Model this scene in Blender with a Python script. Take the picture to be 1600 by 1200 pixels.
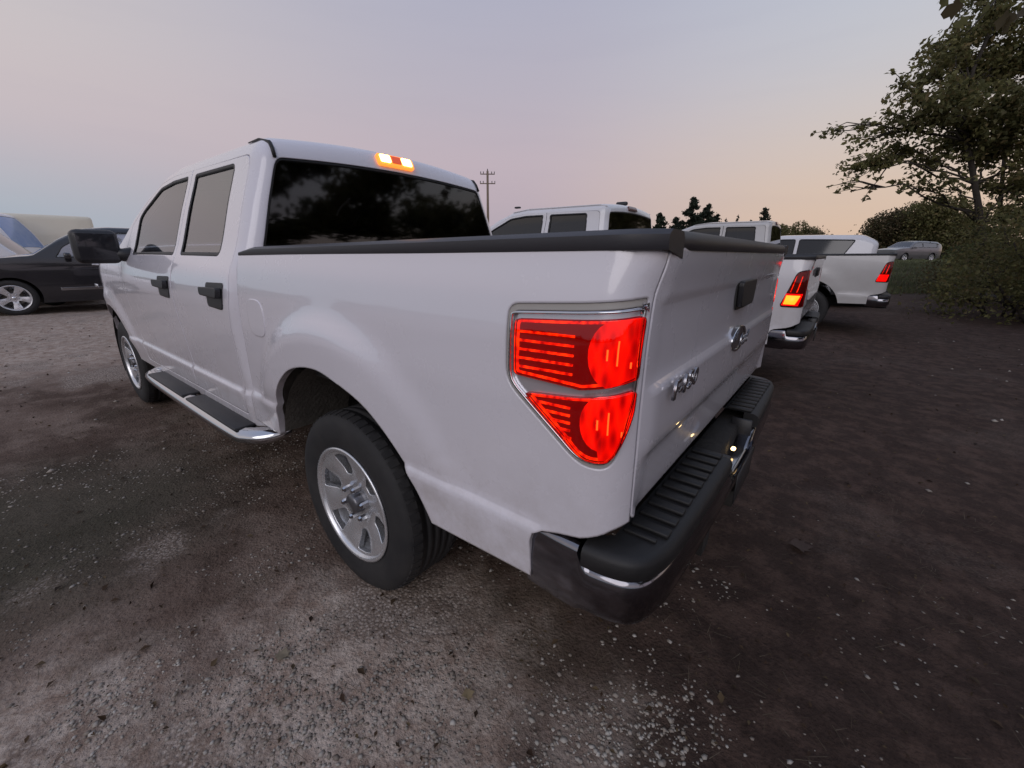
import bpy, bmesh, math, random
import numpy as np
from mathutils import Vector, Matrix
from mathutils.geometry import delaunay_2d_cdt

random.seed(7); RNG = np.random.default_rng(7)
for o in list(bpy.data.objects): bpy.data.objects.remove(o)
SC = bpy.context.scene; COL = SC.collection
rad = math.radians

# ---------------------------------------------------------------- camera
CAM = np.array([-1.406, 1.715, 1.376]); YAW, PITCH, ROLL, FPX = -51.98, -17.40, 0.41, 652.0
def cam_axes():
    y, p, r = rad(YAW), rad(PITCH), rad(ROLL)
    f = np.array([math.cos(y)*math.cos(p), math.sin(y)*math.cos(p), math.sin(p)])
    a = np.cross(f, [0, 0, 1]); a /= np.linalg.norm(a); u = np.cross(a, f)
    return f, math.cos(r)*a+math.sin(r)*u, -math.sin(r)*a+math.cos(r)*u
CF, CR, CU = cam_axes()
def pix(px, py, depth):
    """world point at a given depth along the view axis (used to read positions off the photograph)"""
    d = CF+CR*(px-800)/FPX-CU*(py-600)/FPX; return CAM+d*depth
def pixg(px, py, z=0.):
    d = CF+CR*(px-800)/FPX-CU*(py-600)/FPX; t = (z-CAM[2])/d[2]; return CAM+d*t
cam = bpy.data.cameras.new('camera'); camo = bpy.data.objects.new('camera', cam); COL.objects.link(camo)
cam.sensor_width = 36; cam.lens = FPX/1600*36; cam.clip_start = .03; cam.clip_end = 6000
camo.matrix_world = Matrix(((CR[0], CU[0], -CF[0], CAM[0]), (CR[1], CU[1], -CF[1], CAM[1]), (CR[2], CU[2], -CF[2], CAM[2]), (0, 0, 0, 1)))
SC.camera = camo

# ---------------------------------------------------------------- world: dusk sky, already after sunset
W = bpy.data.worlds.new('World'); SC.world = W; W.use_nodes = True
nt = W.node_tree; nt.nodes.clear()
def wn(t, **k):
    n = nt.nodes.new(t)
    for a, b in k.items(): setattr(n, a, b)
    return n
def s2l(c): return tuple(((v/255+.055)/1.055)**2.4 if v > 10 else v/255/12.92 for v in c)+(1,)
def ramp(nodes, pts, interp='B_SPLINE'):
    r = nodes.new('ShaderNodeValToRGB'); e = r.color_ramp.elements; r.color_ramp.interpolation = interp
    while len(e) < len(pts): e.new(.5)
    for el, (p, c) in zip(e, pts): el.position = p; el.color = s2l(c) if max(c) > 1.001 else tuple(c)+(1,)*(4-len(c))
    return r
tc = wn('ShaderNodeTexCoord'); sep = wn('ShaderNodeSeparateXYZ'); nt.links.new(tc.outputs['Generated'], sep.inputs[0])
SKY_SUN = ramp(nt.nodes, [(0, (214, 184, 160)), (.06, (220, 192, 168)), (.16, (214, 196, 182)), (.30, (200, 200, 205)), (.5, (184, 198, 216)), (1, (150, 168, 200))])
SKY_MID = ramp(nt.nodes, [(0, (174, 164, 176)), (.06, (180, 168, 178)), (.16, (195, 178, 186)), (.30, (184, 178, 190)), (.5, (172, 176, 196)), (1, (148, 164, 196))])
SKY_ANTI = ramp(nt.nodes, [(0, (160, 176, 188)), (.08, (170, 181, 192)), (.18, (200, 186, 191)), (.32, (210, 203, 200)), (.5, (186, 184, 194)), (1, (148, 164, 196))])
for r_ in (SKY_SUN, SKY_MID, SKY_ANTI): nt.links.new(sep.outputs[2], r_.inputs[0])
dotn = wn('ShaderNodeVectorMath', operation='DOT_PRODUCT'); nt.links.new(tc.outputs['Generated'], dotn.inputs[0]); dotn.inputs[1].default_value = (-.36, -.93, 0)
m1 = wn('ShaderNodeMapRange', interpolation_type='SMOOTHSTEP'); nt.links.new(dotn.outputs['Value'], m1.inputs[0]); m1.inputs[1].default_value = .50; m1.inputs[2].default_value = 1.0
m2 = wn('ShaderNodeMapRange', interpolation_type='SMOOTHSTEP'); nt.links.new(dotn.outputs['Value'], m2.inputs[0]); m2.inputs[1].default_value = -.55; m2.inputs[2].default_value = .45
mixA = wn('ShaderNodeMix', data_type='RGBA'); nt.links.new(m2.outputs[0], mixA.inputs[0]); nt.links.new(SKY_ANTI.outputs[0], mixA.inputs[6]); nt.links.new(SKY_MID.outputs[0], mixA.inputs[7])
mixB = wn('ShaderNodeMix', data_type='RGBA'); nt.links.new(m1.outputs[0], mixB.inputs[0]); nt.links.new(mixA.outputs[2], mixB.inputs[6]); nt.links.new(SKY_SUN.outputs[0], mixB.inputs[7])
# faint thin cloud streaks
mp = wn('ShaderNodeMapping'); mp.inputs['Scale'].default_value = (1.5, 1.5, 14); nt.links.new(tc.outputs['Generated'], mp.inputs[0])
nz = wn('ShaderNodeTexNoise'); nz.inputs['Scale'].default_value = 2.2; nz.inputs['Detail'].default_value = 6; nt.links.new(mp.outputs[0], nz.inputs[0])
cr_ = wn('ShaderNodeMapRange'); nt.links.new(nz.outputs[0], cr_.inputs[0]); cr_.inputs[1].default_value = .50; cr_.inputs[2].default_value = .75; cr_.inputs[3].default_value = 0; cr_.inputs[4].default_value = .05
mixC = wn('ShaderNodeMix', data_type='RGBA'); nt.links.new(cr_.outputs[0], mixC.inputs[0]); nt.links.new(mixB.outputs[2], mixC.inputs[6]); mixC.inputs[7].default_value = s2l((150, 150, 172))
bg = wn('ShaderNodeBackground'); bg.inputs[1].default_value = 1.0; nt.links.new(mixC.outputs[2], bg.inputs[0])
wo = wn('ShaderNodeOutputWorld'); nt.links.new(bg.outputs[0], wo.inputs[0])
# added soft fill on the open side, where no sunlight comes from (behind the camera's left shoulder)
sun = bpy.data.lights.new('sun', 'SUN'); sun.energy = .65; sun.angle = rad(40); sun.color = (1, .95, .97)
added_fill_ob = bpy.data.objects.new('sun', sun); COL.objects.link(added_fill_ob)
sd = Vector((-.28, .80, .50)).normalized(); added_fill_ob.rotation_euler = sd.to_track_quat('Z', 'Y').to_euler()
SC.view_settings.view_transform = 'Standard'; SC.view_settings.look = 'None'; SC.view_settings.exposure = 0; SC.view_settings.gamma = 1
SC.view_settings.use_curve_mapping = False
SC.render.engine = 'CYCLES'; SC.cycles.caustics_reflective = False; SC.cycles.caustics_refractive = False; SC.render.resolution_x = 1024; SC.render.resolution_y = 768

# ---------------------------------------------------------------- materials
MATS = {}
def mat(name, col=(.5, .5, .5), rough=.5, metal=0, coat=0, emit=None, es=0, spec=.5, bump=None, var=None, trans=0):
    if name in MATS: return MATS[name]
    m = bpy.data.materials.new(name); m.use_nodes = True; n = m.node_tree; b = n.nodes['Principled BSDF']
    b.inputs['Base Color'].default_value = tuple(col)+(1,); b.inputs['Roughness'].default_value = rough; b.inputs['Metallic'].default_value = metal
    b.inputs['Coat Weight'].default_value = coat; b.inputs['Coat Roughness'].default_value = .04; b.inputs['Specular IOR Level'].default_value = spec
    if emit: b.inputs['Emission Color'].default_value = tuple(emit)+(1,); b.inputs['Emission Strength'].default_value = es
    t = n.nodes.new('ShaderNodeTexCoord')
    if var:   # (scale, amount, second colour)
        z = n.nodes.new('ShaderNodeTexNoise'); z.inputs['Scale'].default_value = var[0]; z.inputs['Detail'].default_value = 6; z.inputs['Roughness'].default_value = .65
        n.links.new(t.outputs['Object'], z.inputs[0])
        r = n.nodes.new('ShaderNodeMapRange'); r.inputs[1].default_value = .38; r.inputs[2].default_value = .68; r.inputs[4].default_value = var[1]; n.links.new(z.outputs[0], r.inputs[0])
        x = n.nodes.new('ShaderNodeMix'); x.data_type = 'RGBA'; n.links.new(r.outputs[0], x.inputs[0]); x.inputs[6].default_value = tuple(col)+(1,); x.inputs[7].default_value = tuple(var[2])+(1,)
        n.links.new(x.outputs[2], b.inputs['Base Color'])
        rr = n.nodes.new('ShaderNodeMapRange'); n.links.new(z.outputs[0], rr.inputs[0]); rr.inputs[3].default_value = max(rough-.06, .02); rr.inputs[4].default_value = min(rough+.08, 1); n.links.new(rr.outputs[0], b.inputs['Roughness'])
    if bump:  # (scale, strength, distance)
        z2 = n.nodes.new('ShaderNodeTexNoise'); z2.inputs['Scale'].default_value = bump[0]; z2.inputs['Detail'].default_value = 4; n.links.new(t.outputs['Object'], z2.inputs[0])
        bb = n.nodes.new('ShaderNodeBump'); bb.inputs['Strength'].default_value = bump[1]; bb.inputs['Distance'].default_value = bump[2]; n.links.new(z2.outputs[0], bb.inputs['Height']); n.links.new(bb.outputs[0], b.inputs['Normal'])
    MATS[name] = m; return m
def glass(name, tint, rough=.02, ior=1.5):
    if name in MATS: return MATS[name]
    m = bpy.data.materials.new(name); m.use_nodes = True; n = m.node_tree; n.nodes.clear()
    o = n.nodes.new('ShaderNodeOutputMaterial'); mx = n.nodes.new('ShaderNodeMixShader'); fr = n.nodes.new('ShaderNodeFresnel'); fr.inputs[0].default_value = ior
    tr = n.nodes.new('ShaderNodeBsdfTransparent'); tr.inputs[0].default_value = tuple(tint)+(1,); g = n.nodes.new('ShaderNodeBsdfGlossy'); g.inputs['Roughness'].default_value = rough; g.inputs[0].default_value = (1, 1, 1, 1)
    n.links.new(fr.outputs[0], mx.inputs[0]); n.links.new(tr.outputs[0], mx.inputs[1]); n.links.new(g.outputs[0], mx.inputs[2]); n.links.new(mx.outputs[0], o.inputs[0])
    MATS[name] = m; return m
def emis_noise(name, c1, c2, s1, s2, scale, vec=(1, 1, 1)):
    """lit lamp insert: emission broken up by the facets of the reflector"""
    m = bpy.data.materials.new(name); m.use_nodes = True; n = m.node_tree; b = n.nodes['Principled BSDF']
    t = n.nodes.new('ShaderNodeTexCoord'); mp = n.nodes.new('ShaderNodeMapping'); mp.inputs['Scale'].default_value = vec; n.links.new(t.outputs['Object'], mp.inputs[0])
    v = n.nodes.new('ShaderNodeTexVoronoi'); v.inputs['Scale'].default_value = scale; n.links.new(mp.outputs[0], v.inputs[0])
    z = n.nodes.new('ShaderNodeTexNoise'); z.inputs['Scale'].default_value = scale*.35; n.links.new(mp.outputs[0], z.inputs[0])
    a = n.nodes.new('ShaderNodeMath'); a.operation = 'MULTIPLY'; n.links.new(v.outputs[0], a.inputs[0]); n.links.new(z.outputs[0], a.inputs[1])
    r = n.nodes.new('ShaderNodeMapRange'); n.links.new(a.outputs[0], r.inputs[0]); r.inputs[1].default_value = .05; r.inputs[2].default_value = .42
    x = n.nodes.new('ShaderNodeMix'); x.data_type = 'RGBA'; n.links.new(r.outputs[0], x.inputs[0]); x.inputs[6].default_value = tuple(c1)+(1,); x.inputs[7].default_value = tuple(c2)+(1,)
    s = n.nodes.new('ShaderNodeMapRange'); n.links.new(r.outputs[0], s.inputs[0]); s.inputs[3].default_value = s1; s.inputs[4].default_value = s2
    n.links.new(x.outputs[2], b.inputs['Emission Color']); n.links.new(s.outputs[0], b.inputs['Emission Strength'])
    b.inputs['Base Color'].default_value = (.3, .01, .01, 1); b.inputs['Roughness'].default_value = .15
    return m
WHITE = mat('white_paint', (.755, .735, .80), .26, coat=1.0, var=(2.5, .10, (.66, .64, .66)))
def road_dust(m, top, amount):
    """dust and spray thrown up on the lower panels"""
    n = m.node_tree; b = n.nodes['Principled BSDF']; src = b.inputs['Base Color'].links[0].from_socket; t = n.nodes.new('ShaderNodeTexCoord'); sp = n.nodes.new('ShaderNodeSeparateXYZ'); n.links.new(t.outputs['Object'], sp.inputs[0])
    z = n.nodes.new('ShaderNodeTexNoise'); z.inputs['Scale'].default_value = 14; z.inputs['Detail'].default_value = 8; z.inputs['Roughness'].default_value = .75; n.links.new(t.outputs['Object'], z.inputs[0])
    g = n.nodes.new('ShaderNodeMapRange'); n.links.new(sp.outputs[2], g.inputs[0]); g.inputs[1].default_value = top; g.inputs[2].default_value = .5; g.inputs[3].default_value = 0; g.inputs[4].default_value = 1
    q = n.nodes.new('ShaderNodeMapRange'); n.links.new(z.outputs[0], q.inputs[0]); q.inputs[1].default_value = .35; q.inputs[2].default_value = .7
    w = n.nodes.new('ShaderNodeMath'); w.operation = 'MULTIPLY'; n.links.new(g.outputs[0], w.inputs[0]); n.links.new(q.outputs[0], w.inputs[1]); w2 = n.nodes.new('ShaderNodeMath'); w2.operation = 'MULTIPLY'; n.links.new(w.outputs[0], w2.inputs[0]); w2.inputs[1].default_value = amount
    x = n.nodes.new('ShaderNodeMix'); x.data_type = 'RGBA'; n.links.new(w2.outputs[0], x.inputs[0]); n.links.new(src, x.inputs[6]); x.inputs[7].default_value = (.33, .28, .24, 1); n.links.new(x.outputs[2], b.inputs['Base Color'])
    i = n.nodes.new('ShaderNodeMath'); i.operation = 'SUBTRACT'; i.inputs[0].default_value = 1; n.links.new(w2.outputs[0], i.inputs[1]); n.links.new(i.outputs[0], b.inputs['Coat Weight'])
road_dust(WHITE, .95, .55)
WHITE2 = mat('white_paint_dusty', (.70, .69, .72), .36, coat=.8, var=(1.5, .25, (.58, .56, .56)))
road_dust(WHITE2, 1.0, .6)
TRIM = mat('black_plastic', (.022, .022, .025), .45, bump=(260, .25, .002))
RAILM = mat('rail_plastic', (.035, .034, .04), .42, bump=(400, .2, .001))
PADM = mat('step_pad_plastic', (.012, .012, .013), .55, bump=(300, .3, .002), var=(9, .5, (.028, .026, .026)))
RUB = mat('tyre_rubber', (.014, .014, .016), .72, bump=(150, .3, .002), var=(6, .5, (.045, .042, .04)))
CHROME = mat('chrome', (.62, .63, .66), .10, 1.0)
CHROMED = mat('chrome_dusty', (.26, .26, .29), .12, 1.0, var=(14, .35, (.14, .13, .13)))
BADGE = mat('badge_chrome', (.50, .50, .53), .22, 1.0)
ALLOY = mat('alloy', (.78, .79, .82), .26, .75, var=(18, .25, (.5, .5, .52)))
ALLOYD = mat('alloy_painted', (.16, .16, .175), .3, .7)
DARK = mat('underbody', (.018, .016, .015), .85, bump=(30, .5, .02))
INNER = mat('inner_panel_dusty', (.50, .47, .42), .6, var=(10, .6, (.25, .22, .19)), bump=(40, .3, .006))
SEALM = mat('window_seal', (.012, .012, .013), .5)
SEATM = mat('seat_fabric', (.05, .05, .055), .9)
GL_DARK = glass('privacy_glass', (.03, .03, .032), .045, 1.7)
GL_MID = glass('side_glass', (.62, .59, .68), .02, 3.1)
GL_CLR = glass('windshield_glass', (.74, .78, .77), .02, 2.2)
GL_SKY = glass('windshield_reflecting_sky', (.68, .78, .74), .03, 2.3)
REDG = glass('red_lens', (.95, .10, .06), .03)
CLRG = glass('clear_lens', (.9, .9, .9), .03)
RED_BASE = mat('lamp_red_dark', (.10, .002, .006), .25, emit=(1, .0, .015), es=.13, coat=.3)
RED_REFL = emis_noise('lamp_red_reflector', (1, .0, .0), (1, .05, .003), .40, 1.5, 60, (1, 1, .35))
RED_BAR = emis_noise('lamp_red_bar', (1, .0, .0), (1, .22, .015), .42, 2.0, 70)
RED_HOT = mat('lamp_red_bulb', (.5, .1, .02), .3, emit=(1, .36, .08), es=5)
RED_OFF = mat('lamp_red_unlit', (.16, .006, .008), .18, coat=.8)
RED_LIT = mat('lamp_red_lit', (.3, .01, .01), .3, emit=(1, .02, .02), es=1.5)
AMB_HOT = mat('lamp_amber_hot', (.6, .3, .1), .3, emit=(1, .46, .10), es=22)
AMB = mat('lamp_amber', (.5, .16, .03), .3, emit=(1, .25, .03), es=1.6)
AMB_RED = mat('lamp_amber_red', (.4, .05, .02), .3, emit=(1, .12, .03), es=.5)
WARM = mat('lamp_warm', (.6, .5, .3), .3, emit=(1, .66, .28), es=6)

# ---------------------------------------------------------------- object helpers
def link(o, parent=None):
    COL.objects.link(o)
    if parent is not None: o.parent = parent
    return o
def mesh_obj(name, verts, faces, m, parent=None, smooth=True):
    me = bpy.data.meshes.new(name); me.from_pydata([tuple(v) for v in verts], [], [tuple(f) for f in faces]); me.validate()
    if m is not None: me.materials.append(m)
    if smooth: me.polygons.foreach_set('use_smooth', [True]*len(me.polygons))
    me.update(); return link(bpy.data.objects.new(name, me), parent)
def bm_obj(name, bm, m, parent=None, smooth=False):
    me = bpy.data.meshes.new(name); bmesh.ops.recalc_face_normals(bm, faces=bm.faces); bm.to_mesh(me); bm.free()
    me.materials.append(m)
    me.polygons.foreach_set('use_smooth', [smooth]*len(me.polygons)); return link(bpy.data.objects.new(name, me), parent)
def np_obj(name, V, F, m, parent=None, smooth=False):
    """V (n,3), F (k,s) numpy"""
    me = bpy.data.meshes.new(name); k, s = F.shape
    me.vertices.add(len(V)); me.vertices.foreach_set('co', V.astype(np.float32).ravel())
    me.loops.add(k*s); me.loops.foreach_set('vertex_index', F.astype(np.int32).ravel())
    me.polygons.add(k); me.polygons.foreach_set('loop_start', np.arange(0, k*s, s, dtype=np.int32)); me.polygons.foreach_set('loop_total', np.full(k, s, dtype=np.int32))
    if smooth: me.polygons.foreach_set('use_smooth', np.ones(k, dtype=bool))
    me.update(calc_edges=True); me.materials.append(m); return link(bpy.data.objects.new(name, me), parent)
def thing(name, label, cat, loc=(0, 0, 0), rz=0, group=None):
    o = bpy.data.objects.new(name, None); COL.objects.link(o); o.location = loc; o.rotation_euler = (0, 0, rz)
    o['label'] = label; o['category'] = cat
    if group: o['group'] = group
    return o
def tag(o, label=None, cat=None, group=None, kind=None):
    for k, v in (('label', label), ('category', cat), ('group', group), ('kind', kind)):
        if v: o[k] = v
    return o
def rbox(name, c, s, m, parent=None, r=.01, seg=2, rot=None, smooth=True):
    bm = bmesh.new(); bmesh.ops.create_cube(bm, size=1); bmesh.ops.scale(bm, vec=s, verts=bm.verts)
    if r > 0: bmesh.ops.bevel(bm, geom=bm.edges[:], offset=min(r, min(s)*.45), segments=seg, profile=.5, affect='EDGES')
    if rot: bmesh.ops.rotate(bm, cent=(0, 0, 0), matrix=rot, verts=bm.verts)
    bmesh.ops.translate(bm, vec=c, verts=bm.verts); return bm_obj(name, bm, m, parent, smooth)
def tube(pts, radii, n=8, cap=True):
    pts = [np.array(p, float) for p in pts]
    if np.isscalar(radii): radii = [radii]*len(pts)
    V, F = [], []; ref = np.array([0.13, .27, .95])
    for i, p in enumerate(pts):
        t = pts[min(i+1, len(pts)-1)]-pts[max(i-1, 0)]; t = t/(np.linalg.norm(t)+1e-9)
        a = np.cross(t, ref)
        if np.linalg.norm(a) < .1: a = np.cross(t, [1, 0, 0])
        a /= np.linalg.norm(a); b = np.cross(t, a)
        for k in range(n): w = 2*math.pi*k/n; V.append(p+radii[i]*(math.cos(w)*a+math.sin(w)*b))
        if i:
            for k in range(n): F.append(((i-1)*n+k, (i-1)*n+(k+1) % n, i*n+(k+1) % n, i*n+k))
    if cap: F.append(tuple(range(n))[::-1]); F.append(tuple((len(pts)-1)*n+k for k in range(n)))
    return V, F
def merge(parts):
    V, F = [], []
    for v, f in parts:
        o = len(V); V += list(v); F += [tuple(i+o for i in q) for q in f]
    return V, F
def lathe_y(prof, n=48, c=(0, 0, 0), closed=False):
    """profile (r, y) about an axis parallel to y"""
    V, F = [], []; k = len(prof)
    for i in range(n):
        w = 2*math.pi*i/n
        for r, y in prof: V.append((c[0]+r*math.sin(w), c[1]+y, c[2]+r*math.cos(w)))
    for i in range(n):
        j = (i+1) % n
        for q in range(k if closed else k-1): F.append((i*k+q, i*k+(q+1) % k, j*k+(q+1) % k, j*k+q))
    return V, F
def smooth01(x, a, b): t = np.clip((np.asarray(x, float)-a)/(b-a), 0, 1); return t*t*(3-2*t)
def catmull(pts, n=6):
    P = [np.array(p, float) for p in pts]; out = []
    for i in range(len(P)-1):
        p0, p1, p2, p3 = P[max(i-1, 0)], P[i], P[i+1], P[min(i+2, len(P)-1)]
        for k in range(n):
            t = k/n; out.append(tuple(.5*((2*p1)+(-p0+p2)*t+(2*p0-5*p1+4*p2-p3)*t*t+(-p0+3*p1-3*p2+p3)*t**3)))
    out.append(tuple(P[-1])); return out
def roundpoly(pts, r, n=4):
    """round the corners of a closed polygon; r scalar or per-corner"""
    out = []; N = len(pts)
    for i in range(N):
        a, b, c = (np.array(pts[(i+k) % N], float) for k in (-1, 0, 1)); rr = r[i] if hasattr(r, '__len__') else r
        if rr <= 0: out.append(tuple(b)); continue
        d1 = a-b; l1 = np.linalg.norm(d1); d2 = c-b; l2 = np.linalg.norm(d2); rr = min(rr, l1*.45, l2*.45); p = b+d1/l1*rr; q = b+d2/l2*rr
        for k in range(n+1):
            t = k/n; out.append(tuple((1-t)**2*p+2*t*(1-t)*b+t*t*q))
    return out
def inpoly(P, poly):
    x, y = P[:, 0], P[:, 1]; r = np.zeros(len(P), bool); n = len(poly); j = n-1
    for i in range(n):
        xi, yi = poly[i]; xj, yj = poly[j]
        if yi != yj:
            c = ((yi > y) != (yj > y)) & (x < (xj-xi)*(y-yi)/(yj-yi)+xi); r ^= c
        j = i
    return r
def densify(poly, step):
    out = []
    for i in range(len(poly)):
        a, b = np.array(poly[i], float), np.array(poly[(i+1) % len(poly)], float); n = max(1, int(math.ceil(np.linalg.norm(b-a)/step-1e-6)))
        for k in range(n): out.append(tuple(a+(b-a)*k/n))
    return out
def tri2d(outer, holes=(), step=.03, vrows=(), urows=()):
    """triangulate a 2-D polygon with holes on a near-regular grid; returns points, triangles"""
    loops = [densify(outer, step)]+[densify(h, step) for h in holes]
    pts, edges = [], []
    for L in loops:
        o = len(pts); pts += L; edges += [(o+i, o+(i+1) % len(L)) for i in range(len(L))]
    B = np.array(pts); u0, v0 = B.min(0); u1, v1 = B.max(0)
    us = np.unique(np.round(np.concatenate([np.arange(u0+step/2, u1, step), np.array(urows, float)]), 5)); vs = np.unique(np.round(np.concatenate([np.arange(v0+step/2, v1, step), np.array(vrows, float)]), 5))
    G = np.stack(np.meshgrid(us, vs), -1).reshape(-1, 2)
    ok = inpoly(G, loops[0])
    for h in loops[1:]: ok &= ~inpoly(G, h)
    G = G[ok]
    A = np.array([pts[e[0]] for e in edges]); Bb = np.array([pts[e[1]] for e in edges])
    keep = np.ones(len(G), bool)
    for i in range(0, len(G), 2000):
        g = G[i:i+2000, None, :]; d = (Bb-A)[None]; t = np.clip(((g-A[None])*d).sum(-1)/((d*d).sum(-1)+1e-12), 0, 1)
        dist = np.linalg.norm(g-(A[None]+t[..., None]*d), axis=-1).min(1); keep[i:i+2000] = dist > step*.35
    G = G[keep]
    allp = [Vector((float(p[0]), float(p[1]))) for p in pts]+[Vector((float(p[0]), float(p[1]))) for p in G]
    vo, _, fo, *_ = delaunay_2d_cdt(allp, edges, [], 0, 1e-6)
    P = np.array([(v.x, v.y) for v in vo]); T = np.array([f for f in fo if len(f) == 3])
    e1 = P[T[:, 1]]-P[T[:, 0]]; e2 = P[T[:, 2]]-P[T[:, 0]]; e3 = e2-e1; T = T[np.abs(e1[:, 0]*e2[:, 1]-e1[:, 1]*e2[:, 0]) > .004*np.maximum(np.maximum((e1**2).sum(1), (e2**2).sum(1)), (e3**2).sum(1))]
    C = P[T].mean(1); ok = inpoly(C, loops[0])
    for h in loops[1:]: ok &= ~inpoly(C, h)
    return P, T[ok]
def bmadd(bm, V, T, flip=False):
    vs = [bm.verts.new(tuple(v)) for v in V]
    for t in T:
        try: bm.faces.new([vs[i] for i in (t[::-1] if flip else t)])
        except ValueError: pass
def finish(name, bm, m, parent, flange=.0, inset=.004, weld=True, orient=None):
    """weld, add a narrow rounded ring along free edges and fold them inwards"""
    if weld: bmesh.ops.remove_doubles(bm, verts=bm.verts, dist=2e-4)
    bm.normal_update()
    if inset > 0: bmesh.ops.inset_region(bm, faces=bm.faces[:], thickness=inset, use_boundary=True, use_even_offset=False)
    bm.normal_update()
    if flange > 0:
        be = [e for e in bm.edges if e.is_boundary]; bv = {v for e in be for v in e.verts}; nn = {v: v.normal.copy() for v in bv}
        r1 = {v: bm.verts.new(v.co-nn[v]*min(flange, .004)) for v in bv}; r2 = {v: bm.verts.new(v.co-nn[v]*flange) for v in bv}
        for e in be:
            f = e.link_faces[0]; a, b = e.verts
            for l in f.loops:
                if l.edge == e: a, b = l.vert, l.link_loop_next.vert
            bm.faces.new((b, a, r1[a], r1[b])); bm.faces.new((r1[b], r1[a], r2[a], r2[b]))
    bm.normal_update(); me = bpy.data.meshes.new(name); bm.to_mesh(me); bm.free(); me.materials.append(m)
    me.polygons.foreach_set('use_smooth', [True]*len(me.polygons)); return link(bpy.data.objects.new(name, me), parent)

# ---------------------------------------------------------------- body surface map
class Body:
    """straight box -> rounded and warped vehicle body"""
    def __init__(s, **c): s.__dict__.update(dict(x0=0, x1=4, w=.95, zt=1.8, r=.09, zb=1.3, zl=.9, h=((0, 1), (1, 1)), g=((0, 1), (1, 1)), prof=((0, 1), (2, 1)), lean=((0, 0), (2, 0)), crown=.03, taper=((0, 1), (1, 1)), feat=None, top=True, post=None)); s.__dict__.update(c)
    def __call__(s, P, off=0.0):
        P = np.array(P, float).reshape(-1, 3); off = np.broadcast_to(np.asarray(off, float), (len(P),))
        lo = np.array([s.x0+s.r, -(s.w-s.r), -9]); hi = np.array([s.x1-s.r, s.w-s.r, (s.zt-s.r) if s.top else 99])
        q = np.clip(P, lo, hi); d = P-q; n = np.linalg.norm(d, axis=1, keepdims=True); n[n < 1e-6] = 1; N = d/n
        R = q+N*(s.r+off[:, None]); x, y, z = R.T.copy()
        ip = lambda t, v: np.interp(v, [a[0] for a in t], [a[1] for a in t])
        g = ip(s.g, x); zl = s.zl; zbp = zl+(s.zb-zl)*g
        z2 = np.where(z <= zl, z, np.where(z <= s.zb, zl+(z-zl)*g, zbp+(z-s.zb)*ip(s.h, x)))
        up = np.clip((z-s.zb)/max(s.zt-s.zb, .01), 0, 1) if s.top else 0
        if s.top: z2 = z2+s.crown*(1-(y/s.w)**2)*smooth01(up, .5, 1)
        k = ip(s.prof, z2)/s.w; y2 = y*k*ip(s.taper, x)
        if s.feat: y2 = y2+np.sign(y)*np.abs(N[:, 1])*s.feat(x, z2)
        x2 = x+ip(s.lean, z2)*(1-smooth01(x, s.x0+.25, s.x0+.9))
        if s.post: x2, y2, z2 = s.post(x2, y2, z2, R)
        return np.stack([x2, y2, z2], 1)
def face_pts(P, kind, val, sgn=1):
    P = np.asarray(P)
    if kind == 'side': return np.stack([P[:, 0], np.full(len(P), sgn*val), P[:, 1]], 1)
    if kind == 'end': return np.stack([np.full(len(P), val), P[:, 0], P[:, 1]], 1)      # (y,z) at x=val
    if kind == 'top': return np.stack([P[:, 0], P[:, 1], np.full(len(P), val)], 1)      # (x,y) at z=val
def panel(bm, B, kind, outer, holes=(), step=.04, sgn=1, off=0, val=None, vrows=(), offf=None, unfold=None):
    P, T = tri2d(outer, holes, step, vrows)
    if unfold is not None:                        # u < unfold wraps round the rear corner
        u = P[:, 0]; X = np.where(u < unfold, unfold, u); Y = np.where(u < unfold, B.w-(unfold-u), B.w); Q = np.stack([X, sgn*Y, P[:, 1]], 1)
    else:
        if val is None: val = {'side': B.w, 'end': B.x0, 'top': B.zt}[kind]
        Q = face_pts(P, kind, val, sgn)
    o = off if offf is None else offf(P)
    V = B(Q, o)
    # orient outwards
    a, b, c = V[T[:, 0]], V[T[:, 1]], V[T[:, 2]]; n = np.cross(b-a, c-a).sum(0)
    want = {'side': np.array([0, sgn, 0]), 'end': np.array([-1 if (val is not None and val <= B.x0+1e-6) or val is None else 1, 0, 0]), 'top': np.array([0, 0, 1])}[kind]
    bmadd(bm, V, T, flip=(n@want) < 0)
def single(name, B, kind, outer, holes, m, parent, step=.04, flange=.012, inset=.004, **k):
    bm = bmesh.new(); panel(bm, B, kind, outer, holes, step, **k); return finish(name, bm, m, parent, flange, inset)
def scalepoly(poly, d):
    """offset a polygon inwards by d"""
    P = np.array(poly, float); a = sum(P[i-1][0]*P[i][1]-P[i][0]*P[i-1][1] for i in range(len(P))); s = 1 if a > 0 else -1; out = []
    for i in range(len(P)):
        e1 = P[i]-P[i-1]; e2 = P[(i+1) % len(P)]-P[i]; l1 = np.linalg.norm(e1); l2 = np.linalg.norm(e2)
        if l1 < 1e-9: e1 = e2; l1 = l2
        if l2 < 1e-9: e2 = e1; l2 = l1
        n1 = np.array([-e1[1], e1[0]])/l1; n2 = np.array([-e2[1], e2[0]])/l2; n = n1+n2; n /= max(np.linalg.norm(n), .3); out.append(tuple(P[i]+s*n*d/max(n@n1, .5)))
    return out
def mirror_poly(p): return [(-a, b) for a, b in p][::-1]

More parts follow.
